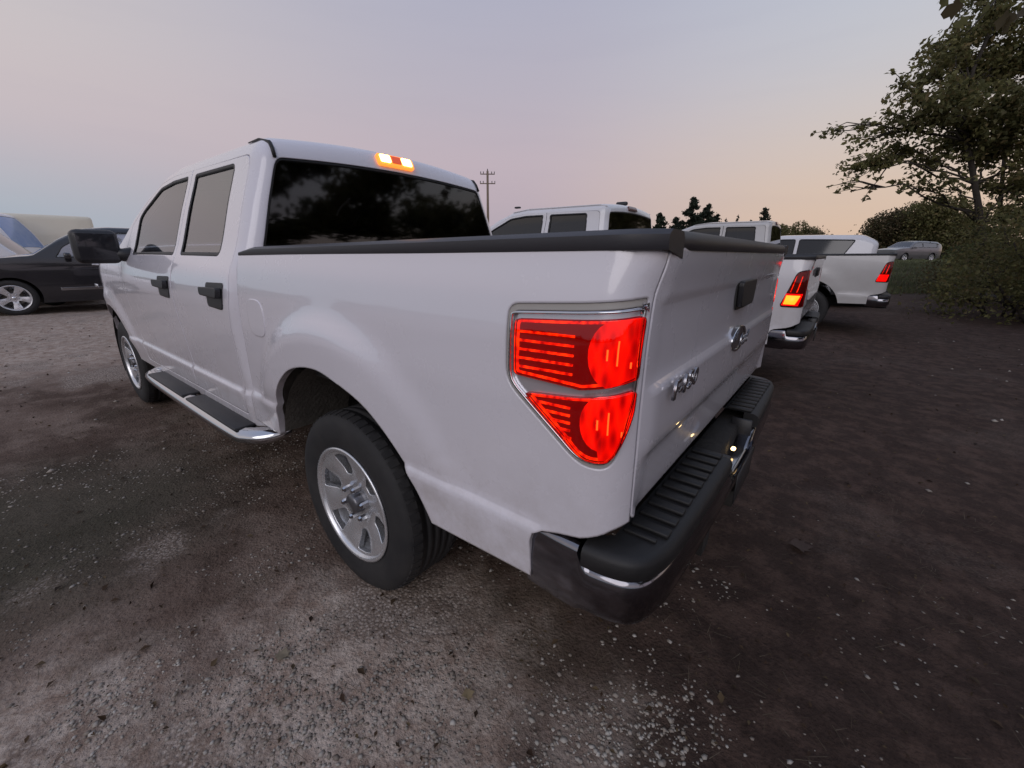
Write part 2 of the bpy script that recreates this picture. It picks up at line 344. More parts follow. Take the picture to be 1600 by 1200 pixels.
# ---------------------------------------------------------------- wheels
def wheel_meshes(R, wid, rr, style):
    """returns list of (name, verts, faces, mat, smooth) centred on origin, outer face at y=0 pointing +y"""
    out = []; t = wid
    prof = [(rr*.99, -.012), (rr+.012, -.004), (rr+.03, .0), ((R+rr)/2+.0, .006), (R-.045, .0), (R-.022, -.006), (R-.008, -.022), (R-.002, -.045)]
    for k in range(4):
        y = -.045-(k+1)*(t-.09)/5
        prof += [(R-.001, y+.006), (R-.010, y+.004), (R-.010, y-.004), (R-.001, y-.006)]
    prof += [(R-.002, -t+.045), (R-.008, -t+.022), (R-.03, -t+.004), ((R+rr)/2, -t-.004), (rr+.01, -t+.004), (rr*.99, -t+.012)]
    out.append(('tyre',)+lathe_y(prof, 72)+(RUB, True))
    bl = []; nb = 58
    for i in range(nb):
        for side, (ya, yb) in enumerate(((-.018, -.055), (-t+.018, -t+.055))):
            a0 = 2*math.pi*(i+.5*side)/nb; a1 = a0+2*math.pi/nb*.62; v = []
            for a in (a0, a1):
                for (y, r0) in ((ya, R-.012), (yb, R-.003)):
                    for dr in (-.004, .006): v.append(((r0+dr)*math.sin(a), y, (r0+dr)*math.cos(a)))
            bl.append((v, [(1, 3, 7, 5), (0, 1, 5, 4), (2, 6, 7, 3), (0, 2, 3, 1), (4, 5, 7, 6)]))
    out.append(('tread',)+merge(bl)+(RUB, False))
    out.append(('rim_barrel',)+lathe_y([(rr+.004, -.006), (rr+.006, .0), (rr-.004, .003), (rr-.012, -.004), (rr-.02, -.03), (rr-.03, -.06), (rr-.035, -t*.75), (.05, -t*.75)], 60)+(ALLOY, True))
    # spoked face
    n = 6 if style == 'truck' else 5; circ = [((rr-.013)*math.cos(2*math.pi*k/72), (rr-.013)*math.sin(2*math.pi*k/72)) for k in range(72)]; holes = []
    for k in range(n):
        a = 2*math.pi*(k+.5)/n; ca, sa = math.cos(a), math.sin(a)
        w0, w1, ra, rb = (.020, .052, rr*.50, rr*.86) if style == 'truck' else (.018, .085, rr*.34, rr*.88)
        q = roundpoly([(ra, -w0), (rb, -w1), (rb+.008, 0), (rb, w1), (ra, w0)], .012, 3); holes.append([(x*ca-y*sa, x*sa+y*ca) for x, y in q])
    P, T = tri2d(circ, holes, .018); r = np.hypot(P[:, 0], P[:, 1]); ang = np.arctan2(P[:, 1], P[:, 0])
    dep = -.012-.020*smooth01(r, rr*.95, rr*.55)-.012*smooth01(r, rr*.42, rr*.30)+.008*np.cos(ang*n)*smooth01(r, rr*.35, rr*.6)*smooth01(-r, -rr*.95, -rr*.7)
    V = np.stack([P[:, 0], dep, P[:, 1]], 1); bm = bmesh.new(); bmadd(bm, V, T)
    bm.normal_update()
    if sum(f.normal.y for f in bm.faces) < 0: bmesh.ops.reverse_faces(bm, faces=bm.faces)
    out.append(('rim', bm, None, ALLOY, True))
    out.append(('hub_cap',)+lathe_y([(0.0, -.004), (.036, -.006), (.043, -.014), (.046, -.05)] if style == 'truck' else [(0, .0), (.03, -.003), (.033, -.03)], 28)+(ALLOYD if style == 'truck' else ALLOY, True))
    nl = 6 if style == 'truck' else 5
    for k in range(nl):
        a = 2*math.pi*k/nl; out.append(('lug_nut',)+lathe_y([(0, .008), (.008, .007), (.0125, -.002), (.0125, -.04)], 6, (.070*math.cos(a), -.012, .070*math.sin(a)))+(CHROME, False))
    out.append(('brake_disc',)+lathe_y([(0, -.085), (.17, -.085), (.17, -.10), (0, -.10)], 30)+(mat('brake_steel', (.12, .11, .10), .5, .8), True))
    return out
WH = {}
def wheel(parent, x, y, R=.39, wid=.27, rr=.245, style='truck', spin=0.3):
    key = (R, wid, rr, style)
    if key not in WH:
        L = []
        for (n, v, f, m, sm) in wheel_meshes(*key):
            if n == 'rim': me_o = finish('rim', v, m, None, .028, .003)
            else: me_o = mesh_obj(n, v, f, m, None, sm)
            L.append((n, me_o.data)); bpy.data.objects.remove(me_o)
        WH[key] = L
    w = bpy.data.objects.new('wheel', None); link(w, parent); w.location = (x, y, R-.006); w.rotation_euler = (0, spin, 0 if y > 0 else math.pi)
    for n, me in WH[key]:
        o = link(bpy.data.objects.new(n, me), w)
        if n == 'tread': o['kind'] = 'stuff'
    return w
def wheel_well(parent, x, y, R, s, depth=.32):
    a = [(R*math.cos(w), R*math.sin(w)) for w in np.linspace(-.35, math.pi+.35, 22)]
    V = [(x+p, y, .40+q) for p, q in a]+[(x+p, y-s*depth, .40+q) for p, q in a]+[(x, y-s*depth, .40)]; n = len(a)
    F = [(i, i+1, n+i+1, n+i) for i in range(n-1)]+[(n+i, n+i+1, 2*n) for i in range(n-1)]
    return mesh_obj('wheel_well', V, F, DARK, parent, False)
def text_mesh(name, txt, size, ext, m, parent, mw, shear=0, bevel=0, xs=1.0):
    cu = bpy.data.curves.new(name, 'FONT'); cu.body = txt; cu.size = size; cu.extrude = ext; cu.shear = shear; cu.bevel_depth = bevel; cu.align_x = 'CENTER'; cu.align_y = 'CENTER'; cu.resolution_u = 3; cu.offset = .001
    t = bpy.data.objects.new(name, cu); COL.objects.link(t); dg = bpy.context.evaluated_depsgraph_get(); me = bpy.data.meshes.new_from_object(t.evaluated_get(dg)); bpy.data.objects.remove(t)
    for v in me.vertices: v.co.x *= xs
    me.transform(mw); me.materials.clear(); me.materials.append(m); me.name = name
    return link(bpy.data.objects.new(name, me), parent)
def seat(parent, x, y, zb=.72, w=.5):
    bm = bmesh.new()
    for c, s, rot in (((x, y, zb+.07), (.5, w, .14), 0), ((x-.27, y, zb+.38), (.13, w-.04, .62), -.2), ((x-.34, y, zb+.77), (.08, .24, .16), -.1)):
        g = bmesh.ops.create_cube(bm, size=1); vs = g['verts']; bmesh.ops.scale(bm, vec=s, verts=vs)
        bmesh.ops.rotate(bm, cent=(0, 0, 0), matrix=Matrix.Rotation(rot, 3, 'Y'), verts=vs); bmesh.ops.translate(bm, vec=c, verts=vs)
    bmesh.ops.bevel(bm, geom=bm.edges[:], offset=.035, segments=2, profile=.5, affect='EDGES'); return bm_obj('seat', bm, SEATM, parent, True)

# ---------------------------------------------------------------- pickup truck
def arch(cx, cz, r, zbot, a0=None, n=22, rx=None):
    """points over a wheel opening, from the front foot to the rear foot"""
    rx = rx or r; s = math.asin(max(-1, min(1, (zbot-cz)/r))); w = np.linspace(s, math.pi-s, n)
    return [(cx+rx*math.cos(t), cz+r*math.sin(t)) for t in w]
def pickup(root, c):
    paint = c['paint']; hi = c.get('hi', False); st = .028 if hi else .07; style = c['style']
    XR = -1.13; ZG = c.get('dz', 0)
    BL = c.get('bed_len', 0)      # extra bed length, pushes the rear backwards
    XR -= BL
    xg0, xg1 = (.735, .83) if hi else (.76, .78)
    prof_bed = ((.50, .958), (.69, .974), (.705, .972), (.722, .960), (.85, .966), (1.05, .975), (1.2, .972), (1.3, .960), (1.36, .945), (1.42, .932))
    AC = (.035, .44)
    def featb(x, z):
        r = np.hypot(x-AC[0], (z-AC[1])*1.0); a = smooth01(z, .62, .80)
        f = .030*(1-smooth01(r, .64, .755))*a
        return f*(1-.55*smooth01(-x, .05, .5))
    zsp = 1.288
    def postb(x, y, z, R):
        x = x+.014*(1-smooth01(z, zsp, 1.375))*smooth01(-x, -XR-.16, -XR-.06)
        return x, y, z
    BB = Body(x0=XR, x1=6, w=.97, r=.105, zb=9, zl=9, top=False, prof=prof_bed, feat=featb, post=postb)
    ztr, ztf = 1.388, 1.358       # top edge of the bed side at the rear and at the front
    if hi: bow = catmull([(.575, .548), (.556, .62), (.458, .80), (.345, .895), (.242, .940), (.12, .962), (0, .955), (-.19, .897), (-.318, .803), (-.39, .711), (-.46, .595), (-.49, .537)], 4)
    else: bow = arch(.03, .43, .52, .54)
    US = XR-.072
    rear_low = [(XR+.245, .552), (XR+.246, .665), (XR+.238, .695), (XR+.21, .712), (XR+.10, .735), (XR, .768), (US, .782)]
    outer = [(xg1, .562)]+bow+rear_low+[(US, ztr), (XR+.1, ztr), (xg0, ztf), (xg0+.03, 1.0)]
    # lamp opening, in (u,z)
    if style == 'ford':
        lamp = roundpoly([(-.806, 1.268), (-.806, 1.088), (-1.005, .932), (-1.10, .925), (-1.155, .985), (US-.0005+.014, 1.10), (US+.014, 1.296)], [.03, .04, .05, .05, .06, .03, .012], 5)
        lamp = [(a, b) for a, b in lamp]
    else:
        lamp = roundpoly([(XR+.10, 1.275), (XR+.20, .955), (XR+.19, .935), (US+.012, .935), (US+.012, 1.295)], [.05, .02, .02, .02, .02], 4)
    vr = (.70, .712, .724)
    for s in (1, -1):
        bm = bmesh.new(); panel(bm, BB, 'side', outer, [lamp], st, s, unfold=XR, vrows=vr); finish('bed_side', bm, paint, root, .03 if hi else .0, .005 if hi else 0)
        # lamp
        lamp_root = bpy.data.objects.new('taillight', None); link(lamp_root, root)
        kw = dict(sgn=s, unfold=XR)
        if style == 'ford':
            g = .007
            single('lamp_rim', BB, 'side', scalepoly(lamp, .0), [scalepoly(lamp, .016)], mat('lamp_gasket', (.42, .40, .38), .4), lamp_root, .03, .01, .003, off=-.004, **kw)
            single('bezel', BB, 'side', scalepoly(lamp, .017), [], mat('lamp_bezel', (.66, .64, .69), .20, .55, coat=1.0), lamp_root, .02, .012, .003, off=.0, **kw)
            single('bezel_lip', BB, 'side', scalepoly(lamp, .017), [scalepoly(lamp, .0215)], CHROME, lamp_root, .02, .010, .002, off=.011, **kw)
            up = roundpoly([(-.838, 1.238), (-.840, 1.112), (-1.02, 1.108), (US+.028, 1.136), (US+.026, 1.262)], [.012, .012, 0, .012, .012], 3)
            lo = roundpoly([(-.872, 1.074), (-1.010, .962), (-1.045, .949), (-1.095, .949), (-1.146, .998), (US+.030, 1.060), (US+.028, 1.112), (-1.0, 1.088)], [.01, .02, .02, .03, .04, .02, .01, 0], 4)
            for q, (poly, zc, u0) in enumerate(((up, 1.185, -1.032), (lo, 1.036, -1.022))):
                single('lamp_back', BB, 'side', poly, [], RED_BASE, lamp_root, .02, .006, .002, off=.003, **kw)
                # glowing reflector bowl
                P = [(u0-.072+.078*math.cos(a), zc+.085*math.sin(a)) for a in np.linspace(math.pi*.5, math.pi*1.5, 14)]
                inner = scalepoly(poly, .003)
                zt_ = max(p[1] for p in inner); zb_ = min(p[1] for p in inner)
                clip = [(a, b) for a, b in inner if a < u0-.04]
                # polygon: arc on the left, the lens outline on the right
                right = sorted([p for p in inner if p[0] < u0-.045], key=lambda p: math.atan2(p[1]-zc, p[0]-(u0-.10)))
                arc = [(u0-.055+.055*math.cos(a), zc+(.068 if q == 0 else .062)*math.sin(a)) for a in np.linspace(-math.pi*.45, math.pi*.45, 12)]
                bowl = [p for p in arc]+sorted([p for p in right], key=lambda p: -((math.atan2(p[1]-zc, -(p[0]-(u0-.06))))*-1) if False else (math.atan2(p[1]-zc, p[0]-(u0-.055)) % (2*math.pi)))
                single('reflector', BB, 'side', bowl, [], RED_REFL, lamp_root, .014, .004, .001, off=.007, **kw)
                # frame strip and horizontal bars on the inboard half
                fr = [p for p in inner]; fi = scalepoly(inner, .0055)
                single('lamp_edge', BB, 'side', fr, [fi], RED_BAR, lamp_root, .02, .003, 0, off=.006, **kw)
                if q == 0: bars = [(-.848, -.990, z) for z in (1.213, 1.193, 1.173, 1.153, 1.133)]
                else: bars = [(-.905, -.990, 1.060), (-.925, -.990, 1.043), (-.943, -.991, 1.026), (-.961, -.992, 1.009), (-.978, -.996, .992)]
                for (ua, ub, z) in bars:
                    sl = .03*(abs(ub)-abs(ua))
                    single('lamp_bar', BB, 'side', [(ua, z), (ua, z-.005), (ub, z-.005+sl), (ub, z+sl)], [], RED_BAR, lamp_root, .02, .004, 0, off=.0065, **kw)
                for k, (du, dz, hh) in enumerate(((-.042, .0, .022), (-.068, .004, .05), (-.115, -.02, .012))):
                    single('bulb_glint', BB, 'side', [(u0+du, zc+dz-hh/2), (u0+du-.004, zc+dz-hh/2), (u0+du-.004, zc+dz+hh/2), (u0+du, zc+dz+hh/2)], [], RED_HOT, lamp_root, .02, .002, 0, off=.0085, **kw)
                single('lens', BB, 'side', poly, [], REDG, lamp_root, .016, .010, .003, off=.0135, **kw)
            single('reverse_lens', BB, 'side', [(-1.03, 1.098), (-1.03, 1.077+.014), (US+.03, 1.118), (US+.03, 1.131)], [], CLRG, lamp_root, .02, .004, .001, off=.004, **kw)
        else:
            mz = 1.06
            lm = scalepoly(lamp, .008); lit = c.get('lit', 0)
            single('lamp_housing', BB, 'side', lm, [], RED_OFF, lamp_root, .05, .01, .002, off=.0, **kw)
            xa = XR+.158
            low = [(xa+.005, mz+.005), (xa+.03, .952), (XR+.03, .952), (XR-.02, mz+.005)]
            single('lamp_insert', BB, 'side', low, [], RED_LIT, lamp_root, .05, .004, 0, off=.004, **kw)
            if lit == 2: single('lamp_glow', BB, 'side', [(xa+.0, mz-.01), (xa+.015, .965), (XR+.07, .965), (XR+.03, mz-.01)], [], mat('lamp_amber_glow', (.5, .2, .02), .3, emit=(1, .33, .015), es=1.8), lamp_root, .05, .004, 0, off=.016, **kw)
            for uu in (XR+.045, XR+.105): single('lamp_bar', BB, 'side', [(uu+.028, 1.08), (uu+.018, 1.08), (uu-.01, 1.23), (uu-.006, 1.23)], [], RED_BAR, lamp_root, .05, .004, 0, off=.004, **kw)
            single('lens', BB, 'side', lm, [], REDG, lamp_root, .04, .01, .002, off=.012, **kw)
    # tailgate
    tg = roundpoly([(-.893, .787), (.893, .787), (.893, ztr+.001), (-.893, ztr+.001)], .012, 2)
    pz = [.78, .80, .925, .940, .952, 1.080, 1.092, 1.104, 1.118, 1.262, 1.280, 1.292, 1.32, 1.42]; pv = [-.016, -.012, -.003, .003, .008, .009, .010, .002, -.003, -.003, .0, .006, .004, .0]
    tgo = single('tailgate', BB, 'end', tg, [], paint, root, st, .03, .005, offf=lambda P: np.interp(P[:, 1], pz, pv)*(1-smooth01(np.abs(P[:, 0]), .84, .885)), vrows=(.932, .946, 1.086, 1.098, 1.111, 1.271, 1.286, 1.30))
    hp = roundpoly([(-.125, 1.292), (-.105, 1.205), (.105, 1.205), (.125, 1.292)], .02, 3)
    single('tailgate_handle', BB, 'end', hp, [], TRIM, tgo, .03, .015, .004, off=.020)
    single('handle_recess', BB, 'end', scalepoly(hp, -.012), [], mat('recess_plastic', (.012, .012, .012), .6), tgo, .03, .004, .002, off=.003)  # near-black plastic plate round the tailgate handle
    if style == 'ford':
        el = lambda a, b: [(a*math.cos(t), 1.083+b*math.sin(t)) for t in np.linspace(0, 2*math.pi, 32, endpoint=False)]
        single('emblem_ring', BB, 'end', el(.115, .046), [el(.103, .037)], CHROME, tgo, .03, .012, .003, off=.013)
        single('emblem', BB, 'end', el(.104, .038), [], mat('emblem_blue', (.01, .012, .03), .15, coat=1), tgo, .03, .01, .001, off=.010)
        # seen from behind the letters run from +y to -y
        mw = lambda y, z, x: Matrix(((0, 0, -1, x), (-1, 0, 0, y), (0, 1, 0, z), (0, 0, 0, 1)))
        text_mesh('emblem_script', 'Ford', .062, .002, BADGE, tgo, mw(0, 1.083, XR-.0125), .35, .0004, 1.2)
        text_mesh('model_badge', 'F-150', .060, .003, BADGE, tgo, mw(.69, 1.076, XR-.0105), .2, .0006, 1.35)
    # rail caps
    def rail(s):
        pts = [(xg0+.0, ztf), (.2, ztf+.010), (-.5, ztr-.005), (XR+.1, ztr), (XR+.03, ztr)]
        X = np.linspace(pts[0][0], XR-.003, 40); Z = ztf+(ztr-ztf)*np.clip((xg0-X)/(xg0-XR), 0, 1)
        V, F = [], []
        sec = [(.004, -.004), (.008, .006), (.006, .024), (-.010, .034), (-.075, .032), (-.085, .020), (-.085, -.02)]
        for i, (x, z) in enumerate(zip(X, Z)):
            e = smooth01(x, XR-.003, XR+.08); yb = .938-.045*(1-float(e))**2.0; tp = 1.0 if x < .60 else 1-.45*(x-.60)/.13
            for dy, dz in sec: V.append((x, s*(yb+dy), z+dz*(tp if dz > 0 else 1)))
            if i:
                n = len(sec); F += [((i-1)*n+k, (i-1)*n+k+1, i*n+k+1, i*n+k) if s < 0 else ((i-1)*n+k, i*n+k, i*n+k+1, (i-1)*n+k+1) for k in range(n-1)]
        n = len(sec); F.append(tuple(range(n))); F.append(tuple((len(X)-1)*n+k for k in range(n)))
        o = mesh_obj('bed_rail_cap', V, F, c['rail'], root, True)
        o.modifiers.new('w', 'EDGE_SPLIT').split_angle = rad(40)
    for s in (1, -1): rail(s)
    # tailgate cap (spoiler)
    Ys = np.linspace(-.886, .886, 50); sec = [(-.004, -.004), (-.010, .006), (-.008, .022), (.004, .034), (.02, .034), (.032, .02), (.032, -.03)]; V, F = [], []
    for i, y in enumerate(Ys):
        b = .012*smooth01(abs(y), .72, .886)
        for dx, dz in sec: V.append((XR+dx+b*1.2, y, ztr+dz))
        if i: n = len(sec); F += [((i-1)*n+k, i*n+k, i*n+k+1, (i-1)*n+k+1) for k in range(n-1)]
    n = len(sec); F.append(tuple(range(n))[::-1]); F.append(tuple((len(Ys)-1)*n+k for k in range(n)))
    o = mesh_obj('tailgate_cap', V, F, c['rail'], root); o.modifiers.new('w', 'EDGE_SPLIT').split_angle = rad(40)
    # bed inside
    bm = bmesh.new(); xs = (XR+.05, xg0-.02); zf = .86
    q = lambda a: bm.faces.new([bm.verts.new(p) for p in a])
    q([(xs[0], -.86, zf), (xs[1], -.86, zf), (xs[1], .86, zf), (xs[0], .86, zf)]); q([(xs[0], .86, zf), (xs[1], .86, zf), (xs[1], .86, 1.35), (xs[0], .86, 1.37)]); q([(xs[0], -.86, zf), (xs[1], -.86, zf), (xs[1], -.86, 1.35), (xs[0], -.86, 1.37)])
    q([(xs[1], -.93, zf), (xs[1], .93, zf), (xs[1], .93, 1.36), (xs[1], -.93, 1.36)]); q([(xs[0], -.88, zf), (xs[0], .88, zf), (xs[0], .88, 1.38), (xs[0], -.88, 1.38)])
    bm_obj('bed_liner', bm, mat('bed_liner_plastic', (.03, .03, .03), .6), root)
    # cab shell
    h = ((.7, 1), (2.05, 1), (2.3, .955), (2.6, .80), (2.85, .56), (3.1, .24), (3.3, .035), (5, .03)); g = ((.7, 1), (3.3, 1), (3.6, .93), (4.3, .80), (4.7, .70))
    if hi: prof = ((.45, .942), (.60, .960), (.678, .968), (.698, .953), (.86, .966), (1.0, .978), (1.12, .983), (1.2, .978), (1.28, .962), (1.33, .938), (1.40, .905), (1.60, .835), (1.76, .772), (1.86, .742), (1.95, .735))
    else: prof = ((.45, .955), (.60, .968), (.86, .975), (1.05, .985), (1.2, .980), (1.28, .962), (1.33, .938), (1.40, .905), (1.60, .84), (1.76, .79), (1.86, .76), (2.0, .75))
    def featc(x, z):
        r = np.hypot(x-3.67, z-.42); return .022*(1-smooth01(r, .56, .68))*smooth01(z, .55, .75)*smooth01(x, 2.9, 3.0)
    x0 = xg0+.018; lean = ((.5, .075 if hi else .02), (1.36, .0), (1.45, .005), (1.85, .055), (2, .06))
    CB = Body(x0=x0, x1=4.66, w=.985, zt=1.885+c.get('roof', 0), r=.10, zb=1.335, zl=.9, h=h, g=g, prof=prof, lean=lean, crown=.05, taper=((0, 1), (3.7, 1), (3.95, .97), (4.3, .89), (4.7, .74)), feat=featc)
    ZT = CB.zt; sc = c.get('step', .035 if hi else .08)
    archf = arch(3.67, .43, .50, .50)
    side_out = [(x0, .52), (x0, ZT), (4.66, ZT), (4.66, .52)]+archf[0:0]
    side_out = [(x0, .50), (x0, ZT), (4.66, ZT), (4.66, .50)]+archf
    D1 = [(x0+.10, ZT-.075), (x0+.10, 1.40), (x0+.075, 1.20), (x0+.115, .98), (x0+.13, .56), (1.705, .56), (1.705, ZT-.06)]       # rear door
    D2 = [(1.715, ZT-.06), (1.715, .56), (2.83, .56), (2.90, .75), (2.92, 1.335), (2.85, ZT-.165), (2.4, ZT-.06)]
    if c.get('cab') == 'ext': D1 = [(x0+.30, ZT-.075), (x0+.30, .56), (1.705, .56), (1.705, ZT-.06)]
    D1r = roundpoly(D1, [.05, .01, .01, .01, .03, .02, .01] if len(D1) == 7 else .02, 3); D2r = roundpoly(D2, [.01, .02, .03, .01, .02, .03, .02], 3)
    hole = roundpoly([(D1[0][0]-.005, D1[0][1]+.005), (D1[1][0]-.005, D1[1][1])]+([(D1[2][0]-.005, D1[2][1]), (D1[3][0]-.005, D1[3][1]), (D1[4][0]-.005, .555)] if len(D1) == 7 else [])+[(2.835, .555), (2.905, .75), (2.925, 1.335), (2.855, ZT-.16), (2.4, ZT-.055)], [.05]+[.01]*(6 if len(D1) == 7 else 3)+[.02, .03, .02][:3], 3) if len(D1) == 7 else roundpoly([(D1[0][0]-.005, ZT-.07), (D1[0][0]-.005, .555), (2.835, .555), (2.905, .75), (2.925, 1.335), (2.855, ZT-.16), (2.4, ZT-.055)], .02, 3)
    bm = bmesh.new()
    for s in (1, -1): panel(bm, CB, 'side', side_out, [hole], sc, s, vrows=(.67, .68, .69, .70, .71) if hi else ())
    rw = roundpoly([(-.9, 1.38), (.9, 1.38), (.9, ZT-.095), (-.9, ZT-.095)], [.03, .03, .05, .05], 5)
    rwz = [(y*(.985/.985), z) for y, z in rw]
    panel(bm, CB, 'end', [(-.985, .50), (.985, .50), (.985, ZT), (-.985, ZT)], [rwz], sc, val=x0)
    ws = roundpoly([(2.30, -.86), (3.24, -.93), (3.24, .93), (2.30, .86)], .05, 4)
    panel(bm, CB, 'top', [(x0, -.985), (4.66, -.985), (4.66, .985), (x0, .985)], [ws], sc)
    gr = roundpoly([(-.55, .82), (.55, .82), (.55, 1.18), (-.55, 1.18)], .03, 2)
    panel(bm, CB, 'end', [(-.985, .50), (.985, .50), (.985, ZT), (-.985, ZT)], [gr], sc, val=4.66)
    cab = finish('cab', bm, paint, root, .03, .004)
    single('grille', CB, 'end', gr, [], TRIM, root, .08, .01, .003, off=-.01, val=4.66)
    for s in (1, -1):
        single('headlight', CB, 'end', roundpoly([(s*.60, .93), (s*.88, .93), (s*.88, 1.20), (s*.60, 1.20)][::s], .03, 2), [], CLRG, root, .08, .01, .003, off=.006, val=4.66)
    seal = lambda poly, kind, sg, val=None: single('window_seal', CB, kind, scalepoly(poly, .001), [scalepoly(poly, .017)], SEALM, root if kind != 'side' else None, .06, .006, 0, off=-.006, sgn=sg, val=val)
    rgl = single('rear_window', CB, 'end', scalepoly(rwz, .008), [], GL_DARK, root, .06, .0, 0, off=-.006, val=x0)
    single('window_seal', CB, 'end', scalepoly(rwz, .001), [scalepoly(rwz, .014)], SEALM, root, .06, .006, 0, off=-.003, val=x0)
    single('windshield', CB, 'top', scalepoly(ws, .006), [], GL_CLR, root, .06, 0, 0, off=-.006)
    for s in (1, -1):
        for poly, di in ((D1r, 0), (D2r, 1)):
            if di == 0: win = [(x0+.27, ZT-.095), (x0+.27, 1.352), (1.63, 1.352), (1.655, ZT-.09)]
            else: win = [(1.765, ZT-.09), (1.745, 1.352), (2.70, 1.352), (2.70, ZT-.165), (2.35, ZT-.09)]
            if di == 0 and c.get('cab') == 'ext': win[0] = (x0+.42, ZT-.095); win[1] = (x0+.42, 1.352)
            if c.get('quarter'): pass
            w_ = roundpoly(win, .035 if di == 0 else [.02, .02, .02, .06, .05], 4)
            bm = bmesh.new(); panel(bm, CB, 'side', poly, [w_], sc, s, vrows=(.67, .68, .69, .70, .71) if hi else ()); d = finish('door', bm, paint, root, .025, .004)
            gm = GL_DARK if (di == 0 and not hi) or c.get('darkglass') else (GL_MID if di == 0 else GL_CLR)
            single('window_glass', CB, 'side', scalepoly(w_, .006), [], gm, d, .06, 0, 0, off=-.010, sgn=s)
            single('window_seal', CB, 'side', scalepoly(w_, -.004), [scalepoly(w_, .018)], SEALM, d, .04, .004, 0, off=-.002 if hi else .002, sgn=s)
            hx = (1.00 if di == 0 else 1.86) if hi else (x0+.30 if di == 0 else 2.10)
            if c.get('cab') == 'ext' and di == 0: continue
            hz = 1.166
            # handle: recessed cup plate plus a pull bar
            cup = roundpoly([(hx+.115, hz+.062), (hx-.115, hz+.068), (hx-.09, hz-.062), (hx+.10, hz-.055)], .022, 3)
            single('door_handle', CB, 'side', cup, [], TRIM if hi else paint, d, .03, .008, .003, off=.004, sgn=s)
            if hi:
                single('handle_bar', CB, 'side', roundpoly([(hx+.135, hz+.040), (hx-.105, hz+.046), (hx-.10, hz-.005), (hx+.125, hz+.002)], .018, 3), [], TRIM, d, .03, .022, .006, off=.030, sgn=s)
    # roof ditch moulding
    for s in (1, -1):
        pts = CB([(x, s*.93, ZT) for x in np.linspace(x0, 2.3, 14)], .004)
        if hi:
            pr = [CB([(x0, s*.90, ZT-.095)], .005)[0], CB([(x0, s*.915, ZT-.05)], .005)[0], CB([(x0, s*.93, ZT)], .005)[0]]
            pts = np.array(pr+[p for p in pts[1:3]])
        V, F = tube(pts, ([.009]*3+[.006]+[.003]*(len(pts)-4)) if hi else .008, 6); mesh_obj('roof_moulding', V, F, SEALM if hi else paint, root)
    # high brake lamp
    zc = ZT-.043; bl = [(-.165, zc-.034), (.165, zc-.034), (.165, zc+.032), (-.165, zc+.032)]
    br = single('high_brake_light', CB, 'end', roundpoly(bl, .015, 3), [], AMB if c.get('lamp') else mat('lamp_cluster_dark', (.09, .01, .012), .25, coat=.6), root, .03, .02, .004, off=.018, val=x0)
    if c.get('lamp'):
        for (a, b, m_) in ((-.145, -.055, AMB_HOT), (-.045, .045, AMB_RED), (.055, .145, AMB_HOT)):
            single('lamp_cell', CB, 'end', roundpoly([(a, zc-.022), (b, zc-.022), (b, zc+.020), (a, zc+.020)], .008, 2), [], m_, br, .03, .004, .001, off=.022, val=x0)
    # bumper
    def path(n=90):
        ctrl = [(XR+.265, .948), (XR+.15, .956), (XR+.045, .950), (XR-.020, .925), (XR-.052, .865), (XR-.066, .74), (XR-.074, .40), (XR-.076, 0)]
        half = catmull(ctrl, 9); return half+[(x, -y) for x, y in half[::-1][1:]]
    pth = path(); NP = len(pth); nrm = []
    for i in range(NP):
        a, b = np.array(pth[max(i-1, 0)]), np.array(pth[min(i+1, NP-1)]); t = b-a; t /= np.linalg.norm(t); nn = np.array([t[1], -t[0]]); nn = nn if (nn@(np.array(pth[i])-np.array([0, 0.0]))) > 0 or True else -nn
        if nn[0] > .2 or (abs(pth[i][1]) > .9 and nn[1]*pth[i][1] < 0): nn = -nn
        nrm.append(nn)
    bump = bpy.data.objects.new('bumper', None); link(bump, root)
    def sweep(sec_fn, name, m, i0=0, i1=NP, closed=False):
        V, F = [], []
        for j, i in enumerate(range(i0, i1)):
            s_ = sec_fn(i); k = len(s_)
            for dn, z in s_: V.append((pth[i][0]+nrm[i][0]*dn, pth[i][1]+nrm[i][1]*dn, z))
            if j: F += [((j-1)*k+q, j*k+q, j*k+q+1, (j-1)*k+q+1) for q in range(k-1)]
        J = i1-i0-1; F.append(tuple(range(k))); F.append(tuple(J*k+q for q in range(k)))
        o = mesh_obj(name, V, F, m, bump); bmm = bmesh.new(); bmm.from_mesh(o.data); bmesh.ops.recalc_face_normals(bmm, faces=bmm.faces); bmm.to_mesh(o.data); bmm.free()
        o.modifiers.new('w', 'EDGE_SPLIT').split_angle = rad(50); return o
    def chsec(i):
        x = pth[i][0]; k = smooth01(-x, -(XR+.115), -(XR+.095)); zt = .712-.052*float(k); zt -= .05*float(1-smooth01(abs(pth[i][1]), .19, .215)); zb = .505+.01*float(k)
        return [(-.05, zt-.004), (-.012, zt), (-.002, zt-.004), (.006, zt-.018), (.012, .61), (.008, .555), (-.004, zb+.012), (-.05, zb)]
    sweep(chsec, 'chrome_face', c.get('chrome', CHROMED))
    i0 = next(i for i in range(NP) if pth[i][0] < XR+.112); i1 = next(i for i in range(NP) if pth[i][1] < .215)
    def padsec(i):
        return [(-.05, .655), (-.03, .657), (.006, .661), (.009, .668), (.010, .700), (.004, .711), (-.012, .719), (-.05, .720)]
    sweep(padsec, 'pad_edge', PADM, i0, i1); sweep(padsec, 'pad_edge', PADM, NP-i1, NP-i0)
